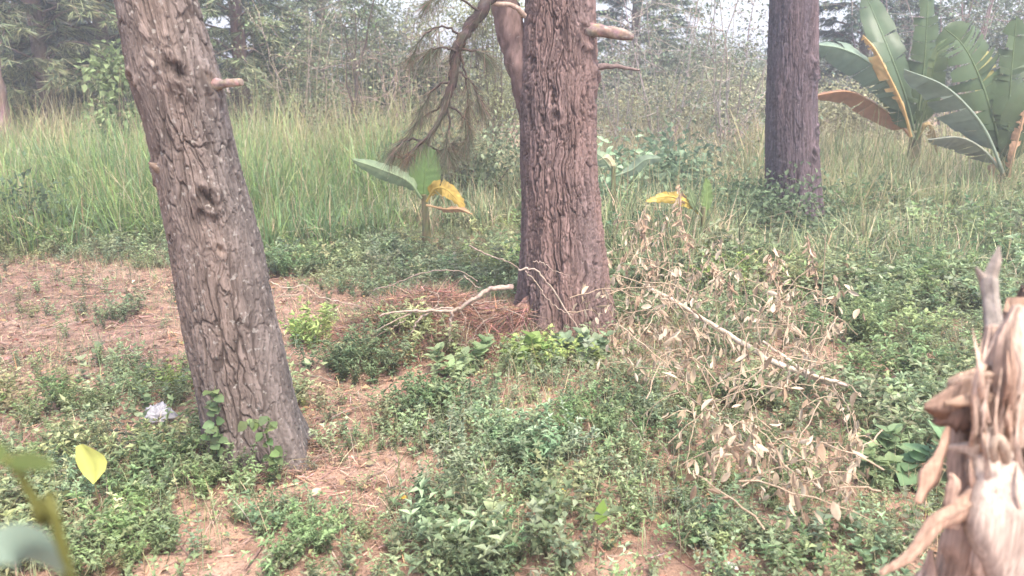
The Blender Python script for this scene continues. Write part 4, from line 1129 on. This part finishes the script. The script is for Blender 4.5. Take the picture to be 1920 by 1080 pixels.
stick_thing("dead_branch", "grey curved twig arching against the left of the middle pine", [
    ([(700, 545), (745, 530), (790, 512), (860, 508), (895, 528)], .005, .004),
    ([(880, 460), (915, 478), (950, 490), (975, 505)], .006, .004),
    ([(870, 516), (890, 535), (900, 540)], .006, .004),
], 4.75, (.27, .21, .17), "branch")
stick_thing("dead_branch", "thin straight twig crossing the grass at the dark pine's foot", [
    ([(1300, 402), (1370, 404), (1440, 418), (1510, 425), (1530, 425)], .008, .005),
    ([(1440, 418), (1460, 440), (1480, 460)], .004, .003),
    ([(1500, 424), (1490, 395), (1478, 370)], .004, .003),
], 7.4, (.42, .34, .27), "branch")

# ------------------------------------------------------------------ fallen dry sapling with withered leaves
FY = 4.35
p0 = gnd(1560, 735)
sap = thing("fallen_sapling", p0, "fallen dry sapling with pale pole and withered tan leaves right of the middle pine", "dead sapling")
DRYC = (.56, .44, .31)
rs = np.random.default_rng(71)
def lift(px, py, h):
    """point seen at that pixel, h metres above the soil"""
    g_ = gnd(px, py); c = np.array([0, 0, CAM_H])
    return c + (g_ - c) * (1 - h / (CAM_H - g_[2]))
def sapath(lst):
    return [q if isinstance(q, np.ndarray) else at(q[0], q[1], q[2]) if q[2] > 1 else lift(*q) for q in lst]
poles = [([(1208, 535, .26), (1260, 562, .26), (1330, 606, .25), (1400, 648, .22), (1450, 678, .2), (1500, 697, .17), (1568, 722, .14)], .0125, .016),
         ([(1430, 640, .3), (1470, 668, .22), (1515, 700, .18), (1592, 724, .16)], .006, .010)]
branches = [[(1560, 720, .16), (1578, 760, .2), (1592, 815, .22), (1598, 880, .14)], [(1560, 725, .16), (1590, 765, .22), (1606, 810, .22), (1600, 850, .18)],
            [(1290, 745, .2), (1345, 778, .27), (1420, 800, .3), (1490, 845, .2)], [(1255, 715, .24), (1290, 750, .26), (1305, 790, .22)],
            [(1548, 440, 4.22), (1545, 510, 4.22), (1538, 580, 4.2), (1546, 590, 4.2), (1536, 650, 4.18), (1532, 705, 4.15)],
            [(1220, 540, .3), (1195, 500, .4), (1185, 450, .5), (1205, 400, .6)], [(1240, 552, .3), (1255, 500, .4), (1240, 440, .5), (1262, 395, .6)],
            [(1150, 540, .25), (1200, 560, .3), (1260, 610, .3), (1300, 640, .25)], [(1160, 600, .2), (1230, 620, .25), (1290, 660, .25)],
            [(1320, 600, .25), (1365, 640, .25), (1400, 690, .25), (1410, 720, .2)], [(1230, 660, .22), (1290, 690, .25), (1350, 700, .25), (1420, 745, .2)],
            [(1440, 675, .2), (1420, 610, .35), (1440, 560, .45), (1430, 530, .5)], [(1520, 700, .18), (1510, 640, .35), (1470, 600, .42), (1455, 560, .5)],
            [(1490, 850, .2), (1540, 880, .22), (1580, 900, .18), (1575, 950, .1)], [(1400, 800, .24), (1460, 870, .2), (1500, 900, .18), (1560, 905, .12)],
            [(1330, 800, .22), (1380, 830, .25), (1450, 850, .2)], [(1440, 905, .14), (1510, 905, .17), (1580, 870, .2)],
            [(1330, 690, .2), (1310, 640, .3), (1330, 600, .35)], [(1180, 640, .2), (1240, 660, .25), (1280, 700, .25), (1290, 740, .2)],
            [(1555, 730, .15), (1500, 720, .2), (1450, 730, .25), (1400, 770, .22)], [(1280, 575, .3), (1300, 520, .4), (1290, 470, .5)],
            [(1240, 560, .3), (1180, 540, .3), (1150, 500, .35)], [(1270, 760, .18), (1330, 790, .2), (1380, 815, .2)],
            [(1230, 580, .28), (1170, 590, .25), (1150, 640, .2), (1190, 690, .16)], [(1500, 700, .2), (1540, 640, .3), (1580, 610, .35)]]
for bx, by, hh in [(1190, 560, .62), (1225, 545, .55), (1262, 560, .6), (1175, 520, .5), (1300, 585, .5), (1345, 610, .52), (1390, 640, .45), (1425, 650, .55), (1478, 660, .5), (1510, 690, .42), (1250, 620, .38), (1565, 690, .4), (1215, 590, .45), (1315, 660, .34)]:
    b0_ = lift(bx, by, .08)
    branches.append([b0_, b0_ + [rs.normal(0, .03), rs.normal(0, .03), hh * .45], b0_ + [rs.normal(0, .06), rs.normal(0, .05), hh * .8], b0_ + [rs.normal(0, .08), rs.normal(0, .06), hh * .95]])
for k, (pl, a, b_) in enumerate(poles):
    n = 30; pts = rough_path(sapath(pl), n, .002, 800 + k)
    g = G(); g.tube(pts, np.linspace(a, b_, n), jit((.46, .37, .285), n * 9, .12), 9, rough=.07, seed=k)
    g.build("stem", M_TWIG, sap)
nodes = []; 
for k, br in enumerate(branches):
    n = 18; pts = rough_path(sapath(br), n, .0025, 830 + k)
    g = G(); g.tube(pts, np.linspace(.0028, .0013, n), jit((.28, .215, .15), n * 6, .1), 6, rough=.1, seed=k)
    for e in range(4):
        i = rs.integers(3, n); d = nrm(rs.normal(0, 1, 3) + [0, 0, -.1]); L = rs.uniform(.08, .22)
        q = rough_path([pts[i], pts[i] + d * L * .5, pts[i] + d * L + [0, 0, -.05]], 6, .003, k * 9 + e)
        g.tube(q, np.linspace(.0024, .0014, 6), np.array([.38, .29, .2]), 4)
        nodes += [(q[j], q[j] - q[j - 1]) for j in (2, 3, 4, 5)]
    g.build("twig", M_TWIG, sap)
    nodes += [(pts[i], pts[i] - pts[i - 1]) for i in range(3 if k != 4 else 15, n)]
def curled_leaf(seed):
    r = np.random.default_rng(seed)
    n = 6; t = np.linspace(0, 1, n); V = []; C = []
    w = .27 * np.sin(np.pi * np.clip(t * .94 + .03, 0, 1)) ** .8
    curl = r.uniform(.4, 1.1); bendd = r.uniform(-.3, .5)
    for i in range(n):
        for s in (-1, 0, 1):
            V.append((s * w[i] * math.cos(curl), t[i], abs(s) * w[i] * math.sin(curl) + bendd * t[i] ** 2 + r.normal(0, .015))); C.append(1.0 if s else .85)
    F = []
    for i in range(n - 1):
        for s in (0, 1):
            a = 3 * i + s; F.append((a, a + 1, a + 4, a + 3))
    return np.array(V), np.array(F), np.array(C)
CURLED = [curled_leaf(s) for s in range(8)]
curl_mesh = []
for k, (v, f, c) in enumerate(CURLED):
    for col in ((.46, .36, .255), (.56, .46, .345), (.37, .265, .18)):
        o = G().add(v, f, np.asarray(col)[None] * c[:, None]).build("dry_leaf", M_DRY)
        curl_mesh.append(o.data); bpy.data.objects.remove(o)
NL = 1450
pick = rs.integers(0, len(nodes), NL)
base_s = Vector(sap.location)
rest = G()
for q in range(230):                        # loose sprigs caught in the weeds around the pole
    bx, by = [(1230, 450), (1210, 520), (1180, 430), (1260, 490), (1190, 590), (1290, 560), (1400, 590), (1500, 560), (1560, 640), (1470, 690), (1330, 700), (1230, 640), (1400, 840), (1560, 880), (1240, 400)][q % 15]
    c_ = lift(bx + rs.normal(0, 55), by + rs.normal(0, 38), rs.uniform(.14, .5)); d = nrm(rs.normal(0, 1, 3) * [1, .6, .8])
    L = rs.uniform(.08, .2)
    pts = rough_path([c_ - d * L, c_, c_ + d * L + [0, 0, -.04]], 8, .004, 2000 + q)
    if q % 2 == 0: G().tube(pts, np.linspace(.003, .0015, 8), np.array([.36, .27, .19]), 4).build("twig", M_TWIG, sap)
    nodes += [(pts[i], d) for i in (1, 3, 4, 5, 6, 7)]
pick = rs.integers(0, len(nodes), NL)
for q in range(NL):
    p, d = nodes[pick[q]]
    p = p + rs.normal(0, .014, 3)
    dd = nrm(d / max(np.linalg.norm(d), 1e-6) * .35 + np.array([0, 0, -1.0]) + rs.normal(0, .45, 3))
    R = frames(dd[None], rs.normal(0, 1, (1, 3)))[0]
    L = rs.uniform(.026, .06) * (1.2 if q < 240 else .9)
    if q < 240:
        o = bpy.data.objects.new("dry_leaf", curl_mesh[rs.integers(0, len(curl_mesh))]); COL.objects.link(o)
        o.parent = sap
        o.matrix_local = Matrix.Translation(Vector(p) - base_s) @ Matrix(R.tolist()).to_4x4() @ Matrix.Scale(L, 4)
    else:
        v, f, c = CURLED[q % 8]
        cc = np.array([(.46, .36, .255), (.53, .435, .325), (.36, .26, .18)][q % 3]) * rs.uniform(.8, 1.15)
        rest.add((R @ (v * L).T).T + p, f, cc[None] * c[:, None])
tag(rest.build("small_dry_leaves", M_DRY, sap), kind='stuff')

# upright dry stalks with shrivelled leaves
for i, (px, top, bot, Y, lab) in enumerate([
    (1452, 480, 600, 5.1, "dry brown stalk nearest the dark pine's left side"),
    (1462, 470, 620, 4.9, "shrivelled stalk standing beside the bent pale twig"),
    (1522, 440, 570, 5.3, "tallest withered stalk right below the dark pine"),
    (1375, 520, 640, 4.9, "shrivelled stalk standing over the fallen sapling's pole"),
    (1280, 350, 470, 5.6, "withered leafy stalk under the small yellow banana leaf"),
    (1215, 400, 520, 5.4, "withered leafy stalk beside the middle pine's right edge"),
    (1340, 490, 560, 5.3, "drooping dry stalk between the bright ferny weeds"),
    (1590, 480, 540, 5.6, "pale withered stalk among the olive shrub leaves")]):
    r = np.random.default_rng(900 + i)
    tp = at(px - 8, top, Y); bt = at(px + 12, bot, Y - .1); gz = float(gh(bt[0], Y))
    root = thing("dry_stalk", (bt[0], Y, gz), lab, "stalk", "withered stalks in the undergrowth")
    pts = rough_path([np.array([bt[0] + .02, Y, gz - .02]), bt, (bt + tp) / 2 + r.normal(0, .015, 3), tp], 16, .003, 900 + i)
    g = G(); g.tube(pts, np.linspace(.006, .0025, 16), np.array([.40, .28, .2]), 5, rough=.1); g.build("stem", M_TWIG, root)
    lg = G(); n = 46
    for q in range(n):
        f = r.integers(6, 16); v, fa, c = CURLED[r.integers(0, 8)]
        dd = nrm(np.array([r.normal(0, .7), r.normal(0, .7), -1.0])); R = frames(dd[None], r.normal(0, 1, (1, 3)))[0]
        lg.add((R @ (v * r.uniform(.03, .07)).T).T + pts[f] + r.normal(0, .012, 3), fa, np.array([(.46, .32, .22), (.40, .27, .19), (.56, .43, .31)][q % 3])[None] * c[:, None])
    tag(lg.build("withered_leaves", M_DRY, root), kind="stuff")

# ------------------------------------------------------------------ torn stump, right foreground
SY = 1.30
def sp(px, py, dy=0): return at(px, py, SY + dy)
m_ = scl(800, SY)
sc0 = np.array([1.07, SY, 0.0])
stump = thing("broken_stump", (sc0[0], SY, float(gh(sc0[0], SY))), "pale splintered broken stump close in the right foreground with a grey forked branch", "stump")
nt, nz = 300, 150
th = np.arange(nt) * 2 * math.pi / nt
zt = sp(1900, 640)[2]; RT = 215 * m_
f_th = fbm(np.cos(th) * 3 + 9, np.sin(th) * 3 + 9, 61, 3)
spike = np.zeros(nt)
for a0, wd, hh in [(-math.pi / 2 - .52, .16, .10), (-2.62, .20, -.03), (-1.57, .3, .02), (-1.0, .2, .10), (.3, .4, -.05), (1.5, .5, .06), (2.6, .3, -.12)]:
    dth = (th - a0 + math.pi) % (2 * math.pi) - math.pi
    spike += hh * np.exp(-(dth / wd) ** 2)
top = zt - .06 + spike + .10 * (f_th - .45) + .11 * hash2(np.arange(nt) // 4, np.arange(nt) * 0, 3) + .03 * hash2(np.arange(nt), np.arange(nt) * 0, 5)
V = np.zeros((nz, nt, 3)); Cc = np.zeros((nz, nt, 3))
ss = np.linspace(0, 1, nz)
TH2 = th[None] * np.ones((nz, 1)); ZZ = -.08 + (top + .08)[None] * ss[:, None]
fib = vnoise(TH2 * 17 + .8 * vnoise(TH2 * 2, ZZ * 2, 4), ZZ * 1.6, 5); fib2 = vnoise(TH2 * 55, ZZ * 3, 6); fib3 = hash2(np.floor(TH2 * 40), np.floor(ZZ * 9 + 3 * hash2(np.floor(TH2 * 40), TH2 * 0, 2)), 8); big = fbm(TH2 * 1.6 + 5, ZZ * 2.2, 7, 3)
R_ = RT * (1 - .08 * ss[:, None] + .22 * np.exp(-np.maximum(ZZ, 0) / .2)) + .022 * (big - .45) + .045 * (np.abs(2 * fib - 1) - .4) + .012 * (fib2 - .5) + .014 * (fib3 - .5)
R_ = R_ * (1 - .35 * sstep(.86, 1.0, ss)[:, None] * hash2(np.arange(nt), np.arange(nt) * 0 + 4, 9)[None])
V[..., 0] = sc0[0] + R_ * np.cos(TH2); V[..., 1] = SY + .05 + R_ * np.sin(TH2) ; V[..., 2] = ZZ
wood = np.array([.39, .275, .21]); dk = np.array([.25, .165, .12]); pl_ = np.array([.27, .195, .155])
w1 = sstep(.12, .5, np.abs(2 * fib - 1) + .4 * (fib3 - .5))[..., None]; w2 = sstep(.4, .62, big)[..., None]
Cc = wood * w1 + dk * (1 - w1); Cc = Cc * (1 - .5 * w2) + pl_ * .5 * w2
idx = np.arange(nz * nt).reshape(nz, nt); nxt = np.roll(idx, -1, 1)
g = G().add(V.reshape(-1, 3), np.stack([idx[:-1], nxt[:-1], nxt[1:], idx[1:]], -1).reshape(-1, 4), Cc.reshape(-1, 3))
cap_c = np.array([[sc0[0], SY + .05, zt - .22]])
g.add(np.vstack([V[-1], cap_c]), np.stack([np.arange(nt), (np.arange(nt) + 1) % nt, np.full(nt, nt)], -1), dk * 1.2)
g.build("trunk", M_WOOD, stump)

def splinter(name, pts, rad, col, seed, flat=1.0, sides=14, label=None, rough=.16, mat=None):
    P = rough_path(pts, 26, 0, seed); g = G()
    rr = np.interp(np.linspace(0, 1, 26), np.linspace(0, 1, len(rad)), rad) * (1 + (.5 if mat is None else .12) * (vnoise(np.linspace(0, 7, 26), np.full(26, seed * 1.7), 5) - .5))
    T = nrm(np.gradient(P, axis=0)); X = nrm(np.cross(T, np.array([0.0, 1.0, .12]))); Y2 = np.cross(T, X)
    a = (np.arange(sides) + .55 * np.random.default_rng(seed + 99).uniform(-1, 1, sides)) * 2 * math.pi / sides; r = np.random.default_rng(seed)
    ridge = 1 + rough * 4.5 * (r.uniform(0, 1, sides)[None] - .5) + rough * .18 * (r.uniform(0, 1, (26, sides)) - .5)
    V = P[:, None] + (rr[:, None] * ridge)[..., None] * (np.cos(a)[None, :, None] * X[:, None] + flat * np.sin(a)[None, :, None] * Y2[:, None])
    Cg = np.asarray(col)[None, None] * np.exp(r.normal(0, .16, (1, sides, 1))) * np.exp(r.normal(0, .07, (26, sides, 1)))
    idx = np.arange(26 * sides).reshape(26, sides); nx_ = np.roll(idx, -1, 1)
    g.add(V.reshape(-1, 3), np.stack([idx[:-1], nx_[:-1], nx_[1:], idx[1:]], -1).reshape(-1, 4), np.clip(Cg, 0, .8).reshape(-1, 3))
    for e, s_ in ((0, -1), (-1, 1)):
        g.add(np.vstack([V[e], P[e] + s_ * T[e] * rr[e] * .4]), np.stack([np.arange(sides), (np.arange(sides) + 1) % sides, np.full(sides, sides)], -1), np.asarray(col) * .85)
    o = g.build(name, mat or M_WOOD, stump, smooth=(mat is not None))
    if label: o["label"] = label
    return o
for k in range(38):                          # thin torn slivers standing off the shell
    rk = np.random.default_rng(3000 + k); px_ = rk.uniform(1822, 1925); pb = rk.uniform(780, 1090); Ls = rk.uniform(70, 230)
    splinter("splinter", [sp(px_ + rk.normal(0, 8), pb, -.12 + rk.normal(0, .02)), sp(px_ + rk.normal(0, 5), pb - Ls * .5, -.15 + rk.normal(0, .015)), sp(px_ + rk.normal(0, 14), pb - Ls, -.14 + rk.normal(0, .02))],
             [.008 * rk.uniform(.4, 1.2), .0055 * rk.uniform(.5, 1.2), .0008], np.array([(.42, .30, .23), (.45, .34, .275), (.31, .205, .15)][k % 3]), 3000 + k, .45, sides=6, rough=.12)
pk = (.45, .32, .25); pk2 = (.41, .285, .22)
splinter("splinter", [sp(1905, 820, -.10), sp(1900, 720, -.10), sp(1898, 640, -.10), sp(1912, 575, -.09)], [.05, .036, .026, .008], pk, 1, .6, label="tall upright splinter")
splinter("splinter", [sp(1872, 800, -.08), sp(1866, 720, -.07), sp(1864, 660, -.06), sp(1862, 612, -.05)], [.034, .026, .018, .010], pk, 2, .7)
splinter("splinter", [sp(1870, 960, -.12), sp(1845, 880, -.13), sp(1825, 845, -.13), sp(1775, 838, -.12)], [.04, .024, .013, .004], (.38, .285, .225), 3, .5)
splinter("splinter", [sp(1850, 1100, -.10), sp(1840, 1010, -.11), sp(1815, 930, -.11), sp(1800, 800, -.09), sp(1830, 740, -.06)], [.045, .042, .026, .016, .006], pk2, 4, .5)
splinter("splinter", [sp(1930, 1090, -.16), sp(1900, 980, -.17), sp(1880, 900, -.15), sp(1850, 800, -.11)], [.05, .055, .04, .015], (.38, .30, .25), 5, .5, label="pale ridge of torn wood")
splinter("splinter", [sp(1730, 1110, -.10), sp(1742, 1075, -.10), sp(1745, 1032, -.11)], [.022, .014, .003], (.37, .26, .21), 6, .5)
splinter("splinter", [sp(1860, 1110, -.14), sp(1845, 1040, -.15), sp(1840, 960, -.15)], [.04, .028, .006], pk, 11, .5)
splinter("root_strip", [sp(1835, 930, -.14), sp(1795, 958, -.16), sp(1755, 980, -.18), sp(1728, 1015, -.19), sp(1700, 1046, -.2), sp(1650, 1075, -.21)], [.024, .019, .0135, .0115, .010, .004], (.37, .245, .18), 7, .7, label="curled pinkish strip reaching down to the left")
splinter("splinter", [sp(1790, 985, -.15), sp(1782, 940, -.16), sp(1788, 905, -.16), sp(1782, 888, -.16)], [.012, .014, .010, .004], (.35, .24, .185), 8, .6)
splinter("bark_flake", [sp(1778, 800, -.14), sp(1766, 845, -.15), sp(1742, 895, -.16), sp(1722, 942, -.17)], [.004, .008, .0145, .006], (.36, .23, .165), 9, .35, label="hanging brown bark flake")
splinter("bark_flake", [sp(1852, 735, -.10), sp(1810, 740, -.13), sp(1775, 755, -.15), sp(1733, 762, -.16)], [.03, .03, .020, .004], (.24, .16, .12), 10, .3, label="dark bark flake jutting left", rough=.22)
splinter("bark_flake", [sp(1850, 765, -.10), sp(1812, 772, -.13), sp(1785, 780, -.14), sp(1750, 790, -.14)], [.028, .026, .018, .005], (.14, .09, .07), 12, .35, rough=.22)
splinter("bark_flake", [sp(1850, 712, -.09), sp(1825, 714, -.12), sp(1795, 718, -.14), sp(1778, 726, -.14)], [.016, .014, .012, .004], (.38, .27, .20), 13, .5, rough=.3)
splinter("bark_flake", [sp(1852, 748, -.12), sp(1825, 748, -.15), sp(1800, 752, -.16), sp(1772, 756, -.16)], [.009, .010, .008, .003], (.40, .28, .20), 14, .5, rough=.3)
splinter("knot_ring", [sp(1866, 862, -.17), sp(1862, 838, -.185), sp(1872, 822, -.185), sp(1882, 842, -.185), sp(1886, 868, -.17)], [.007, .008, .008, .008, .006], (.36, .275, .21), 15, .9, sides=8, label="looped ridge around a small hollow")
splinter("forked_branch", [sp(1862, 650, -.03), sp(1862, 610, 0), sp(1857, 560, .02), sp(1852, 520, .03)], [.016, .0135, .0125, .0135], (.25, .215, .185), 16, 1, label="grey forked dead branch upright on the stump", rough=.09, mat=M_TWIG)
splinter("forked_branch", [sp(1853, 530, .03), sp(1863, 505, .03), sp(1869, 485, .03), sp(1873, 462, .03)], [.012, .010, .008, .0015], (.27, .225, .19), 17, 1, label="right prong with a pale broken tip", rough=.09, mat=M_TWIG)
splinter("forked_branch", [sp(1852, 540, .03), sp(1842, 520, .03), sp(1834, 508, .03), sp(1829, 500, .03)], [.010, .006, .004, .001], (.24, .20, .17), 18, 1, label="short left prong", rough=.09, mat=M_TWIG)

# ------------------------------------------------------------------ blurred weed close to the lens, bottom left
NY = .48
def npx(px, py, dy=0): return at(px, py, NY + dy)
b0 = npx(150, 1100)
root = thing("tall_weed", (b0[0] + .02, NY, float(gh(b0[0], NY))), "out of focus weed with olive stem close in the bottom left corner", "weed")
g = G(); g.tube(rough_path([np.array([b0[0] + .05, NY, -.02]), np.array([b0[0] + .04, NY, .6]), npx(128, 1075), npx(80, 980), npx(38, 890), npx(10, 858)], 24, .001, 1), np.linspace(.0045, .0025, 24), np.array([.16, .16, .045]), 8)
g.build("stem", M_LEAF, root)
def near_leaf(pts, w, col, seed, face, label=None):
    P = rough_path(pts, 14, 0, seed); T = nrm(np.gradient(P, axis=0)); S = nrm(np.cross(T, np.asarray(face, float))); N = np.cross(S, T)
    t = np.linspace(0, 1, 14); ww = w * np.sin(np.pi * np.clip(t * .92 + .06, 0, 1)) ** .75
    V = np.stack([P + s * S * ww[:, None] + N * (abs(s) * ww * .25)[:, None] for s in (-1, -.5, 0, .5, 1)], 1)
    idx = np.arange(70).reshape(14, 5)
    g = G().add(V.reshape(-1, 3), np.stack([idx[:-1, :-1], idx[:-1, 1:], idx[1:, 1:], idx[1:, :-1]], -1).reshape(-1, 4), np.asarray(col, float))
    o = g.build("leaf", M_LEAF, root, smooth=True)
    if label: o["label"] = label
near_leaf([npx(12, 862), npx(50, 868), npx(104, 876)], .0075, (.075, .10, .028), 1, (0, -.5, 1), "olive leaf pointing right")
near_leaf([npx(12, 862), npx(-20, 858), npx(-70, 880)], .010, (.08, .11, .03), 2, (0, -.6, 1))
near_leaf([npx(128, 1075), npx(70, 1035, -.03), npx(10, 1025, -.05), npx(-60, 1060, -.06)], .014, (.19, .25, .19), 3, (0, -1, .8), "pale grey green leaf")

# ------------------------------------------------------------------ small things on the floor
# yellow leaf standing on a thin stalk
YL = 2.62
b0 = at(182, 925, YL)
root = thing("yellow_leaf", (b0[0], YL, float(gh(b0[0], YL))), "single pale yellow leaf upright on a thin stalk at the lower left", "leaf")
g = G(); g.tube(rough_path([np.array([b0[0] + .005, YL + .02, float(gh(b0[0], YL)) - .01]), at(182, 930, YL), at(179, 904, YL)], 8, .001, 1), np.linspace(.003, .002, 8), np.array([.25, .22, .1]), 5); g.build("stalk", M_LEAF, root)
prof = [(0, 0.0), (.12, .10), (.3, .24), (.5, .31), (.68, .30), (.85, .20), (1, .10)]
A = at(178, 905, YL); B = at(158, 828, YL); T = B - A; Lh = np.linalg.norm(T); S = np.array([1.0, .1, .15]); V = []
for q, w in prof:
    for s in (-1, -.5, 0, .5, 1):
        V.append(A + T * q + S * s * w * Lh + np.array([.02 * math.sin(q * 3), -.012 * abs(s) - .02 * q * q, 0]) * 1.0)
idx = np.arange(35).reshape(7, 5)
G().add(np.array(V), np.stack([idx[:-1, :-1], idx[:-1, 1:], idx[1:, 1:], idx[1:, :-1]], -1).reshape(-1, 4), np.clip(np.tile([1, 1.05, .78, 1.05, 1.0], 7)[:, None] * np.array([[.60, .60, .17]]), 0, .8)).build("blade", M_BANANA, root, smooth=True)

# crumpled white litter
p = gnd(300, 797)
r = np.random.default_rng(6); n1, n2 = 26, 18
uu, vv = np.meshgrid(np.linspace(0, 2 * math.pi, n1, endpoint=False), np.linspace(.02, 1.0, n2))
k = (.55 + .9 * fbm(np.cos(uu) * 2.6 + 4 + vv * 2, np.sin(uu) * 2.6 + vv * 3.3, 15, 4)) + .42 * (hash2((uu * 50).astype(int), (vv * 50).astype(int), 2) - .5)
el = vv * math.pi / 2
V = np.stack([.062 * k * np.cos(uu) * np.sin(el) * (1.1), .042 * k * np.sin(uu) * np.sin(el), .065 * k * np.cos(el)], -1) + p + [0, 0, .03]
idx = np.arange(n1 * n2).reshape(n2, n1); nx_ = np.roll(idx, -1, 1)
o = G().add(V.reshape(-1, 3), np.stack([idx[:-1], nx_[:-1], nx_[1:], idx[1:]], -1).reshape(-1, 4), np.array([.40, .39, .42])).build("litter_bag", M_BAG)
tag(o, "crumpled white plastic bag on the soil left of the leaning pine", "litter")

# dry fallen leaves told apart on the floor
for i, (px, py, L, col, lab) in enumerate([
    (115, 930, .085, (.48, .33, .19), "curled tan fallen leaf near the left edge below the yellow leaf"),
    (72, 905, .05, (.46, .35, .22), "small tan fallen leaf left of the yellow leaf"),
    (415, 890, .05, (.60, .44, .24), "pale dry leaf at the foot of the leaning pine"),
    (590, 938, .06, (.58, .40, .29), "pinkish dry leaf right of the leaning pine's base"),
    (760, 945, .038, (.72, .50, .06), "bright yellow fallen leaf on straw left of the foreground bush"),
    (1056, 933, .034, (.70, .58, .08), "lemon yellow fallen leaf right of the foreground bush"),
    (935, 950, .034, (.58, .27, .17), "round reddish fallen leaf below the foreground bush"),
    (1478, 978, .075, (.62, .49, .35), "tan leaf hanging low near the bottom right"),
    (1527, 960, .07, (.64, .53, .44), "pale oval dry leaf left of the stump"),
    (695, 968, .045, (.66, .52, .38), "cream dry leaf on straw at the bottom"),
    (1370, 1076, .05, (.70, .66, .60), "whitish leaf at the bottom edge"),
    (1275, 830, .075, (.62, .45, .30), "long tan leaf upright among weeds"),
    (1640, 1022, .06, (.62, .54, .42), "pale leaf on the soil near the curled strip"),
    (1010, 742, .06, (.58, .34, .23), "reddish dry leaf above the foreground bush")]):
    p = gnd(px, py); v, f, c = CURLED[i % 8]
    r = np.random.default_rng(950 + i)
    dd = np.array([r.normal(0, 1), r.normal(0, .6), .25 if i not in (7, 8, 11) else -2.0])
    R = frames(dd[None], np.array([[0, -.5, 1.0]]))[0]
    q = (R @ ((v - [0, .5, 0]) * [1.5 if i in (4, 5, 6) else 1, 1, 1] * L).T).T
    q = q + p + [0, 0, -float(q[:, 2].min()) + (.02 if i not in (7, 8, 11) else .08)]
    tag(G().add(q, f, np.asarray(col)[None] * c[:, None]).build("fallen_leaf", M_DRY, smooth=True), lab, "leaf", "fallen leaves on the clearing floor")

# broken dark sprout with one green leaf
p = gnd(1100, 1035)
root = thing("cut_sprout", p, "dark broken sprout with a single bright green leaf at the bottom", "sprout")
g = G()
for a, b in [((1100, 1035), (1113, 985)), ((1098, 1033), (1086, 1005)), ((1102, 1036), (1096, 1010))]:
    g = G(); g.tube(rough_path([at(*a, p[1]), at((a[0] + b[0]) / 2 + 3, (a[1] + b[1]) / 2, p[1]), at(*b, p[1])], 7, .001, 3), np.linspace(.009, .004, 7), np.array([.09, .07, .055]), 7, rough=.15)
    g.build("stem", M_TWIG, root)
A = at(1122, 985, p[1]); B = at(1132, 938, p[1])
v, f = leaf_tpl(.33, .1, .1); R = frames((B - A)[None], np.array([[0, -1.0, .3]]))[0]
G().add((R @ (v * np.linalg.norm(B - A)).T).T + A, f, np.array([.20, .30, .07])).build("leaf", M_LEAF, root)

# ------------------------------------------------------------------ haze volume added to whiten the background
def haze_box(lo, hi, density):
    me = bpy.data.meshes.new("haze")
    v = [(x, y, z) for x in (lo[0], hi[0]) for y in (lo[1], hi[1]) for z in (lo[2], hi[2])]
    f = [(0, 1, 3, 2), (4, 6, 7, 5), (0, 4, 5, 1), (2, 3, 7, 6), (0, 2, 6, 4), (1, 5, 7, 3)]
    me.from_pydata(v, [], f); me.update()
    m = bpy.data.materials.new("added_haze"); m.use_nodes = True; nt = m.node_tree
    nt.nodes.remove(nt.nodes["Principled BSDF"])
    vol = nt.nodes.new("ShaderNodeVolumePrincipled"); vol.inputs["Density"].default_value = density
    vol.inputs["Color"].default_value = (.93, .95, 1.0, 1); vol.inputs["Anisotropy"].default_value = .45
    nt.links.new(vol.outputs[0], nt.nodes["Material Output"].inputs["Volume"])
    me.materials.append(m)
    o = bpy.data.objects.new("haze", me); COL.objects.link(o); tag(o, kind='stuff')
HAZE = 0.009
if HAZE:
    haze_box((-175, -175, -1.6), (175, 190, 10.5), HAZE)

tris = 0
for o in SC.objects:
    if o.type == 'MESH' and o.name != 'haze':
        tris += sum(len(p_.vertices) - 2 for p_ in o.data.polygons) if len(o.data.polygons) < 2000 else len(o.data.loops) - 2 * len(o.data.polygons)
TRIANGLES = tris
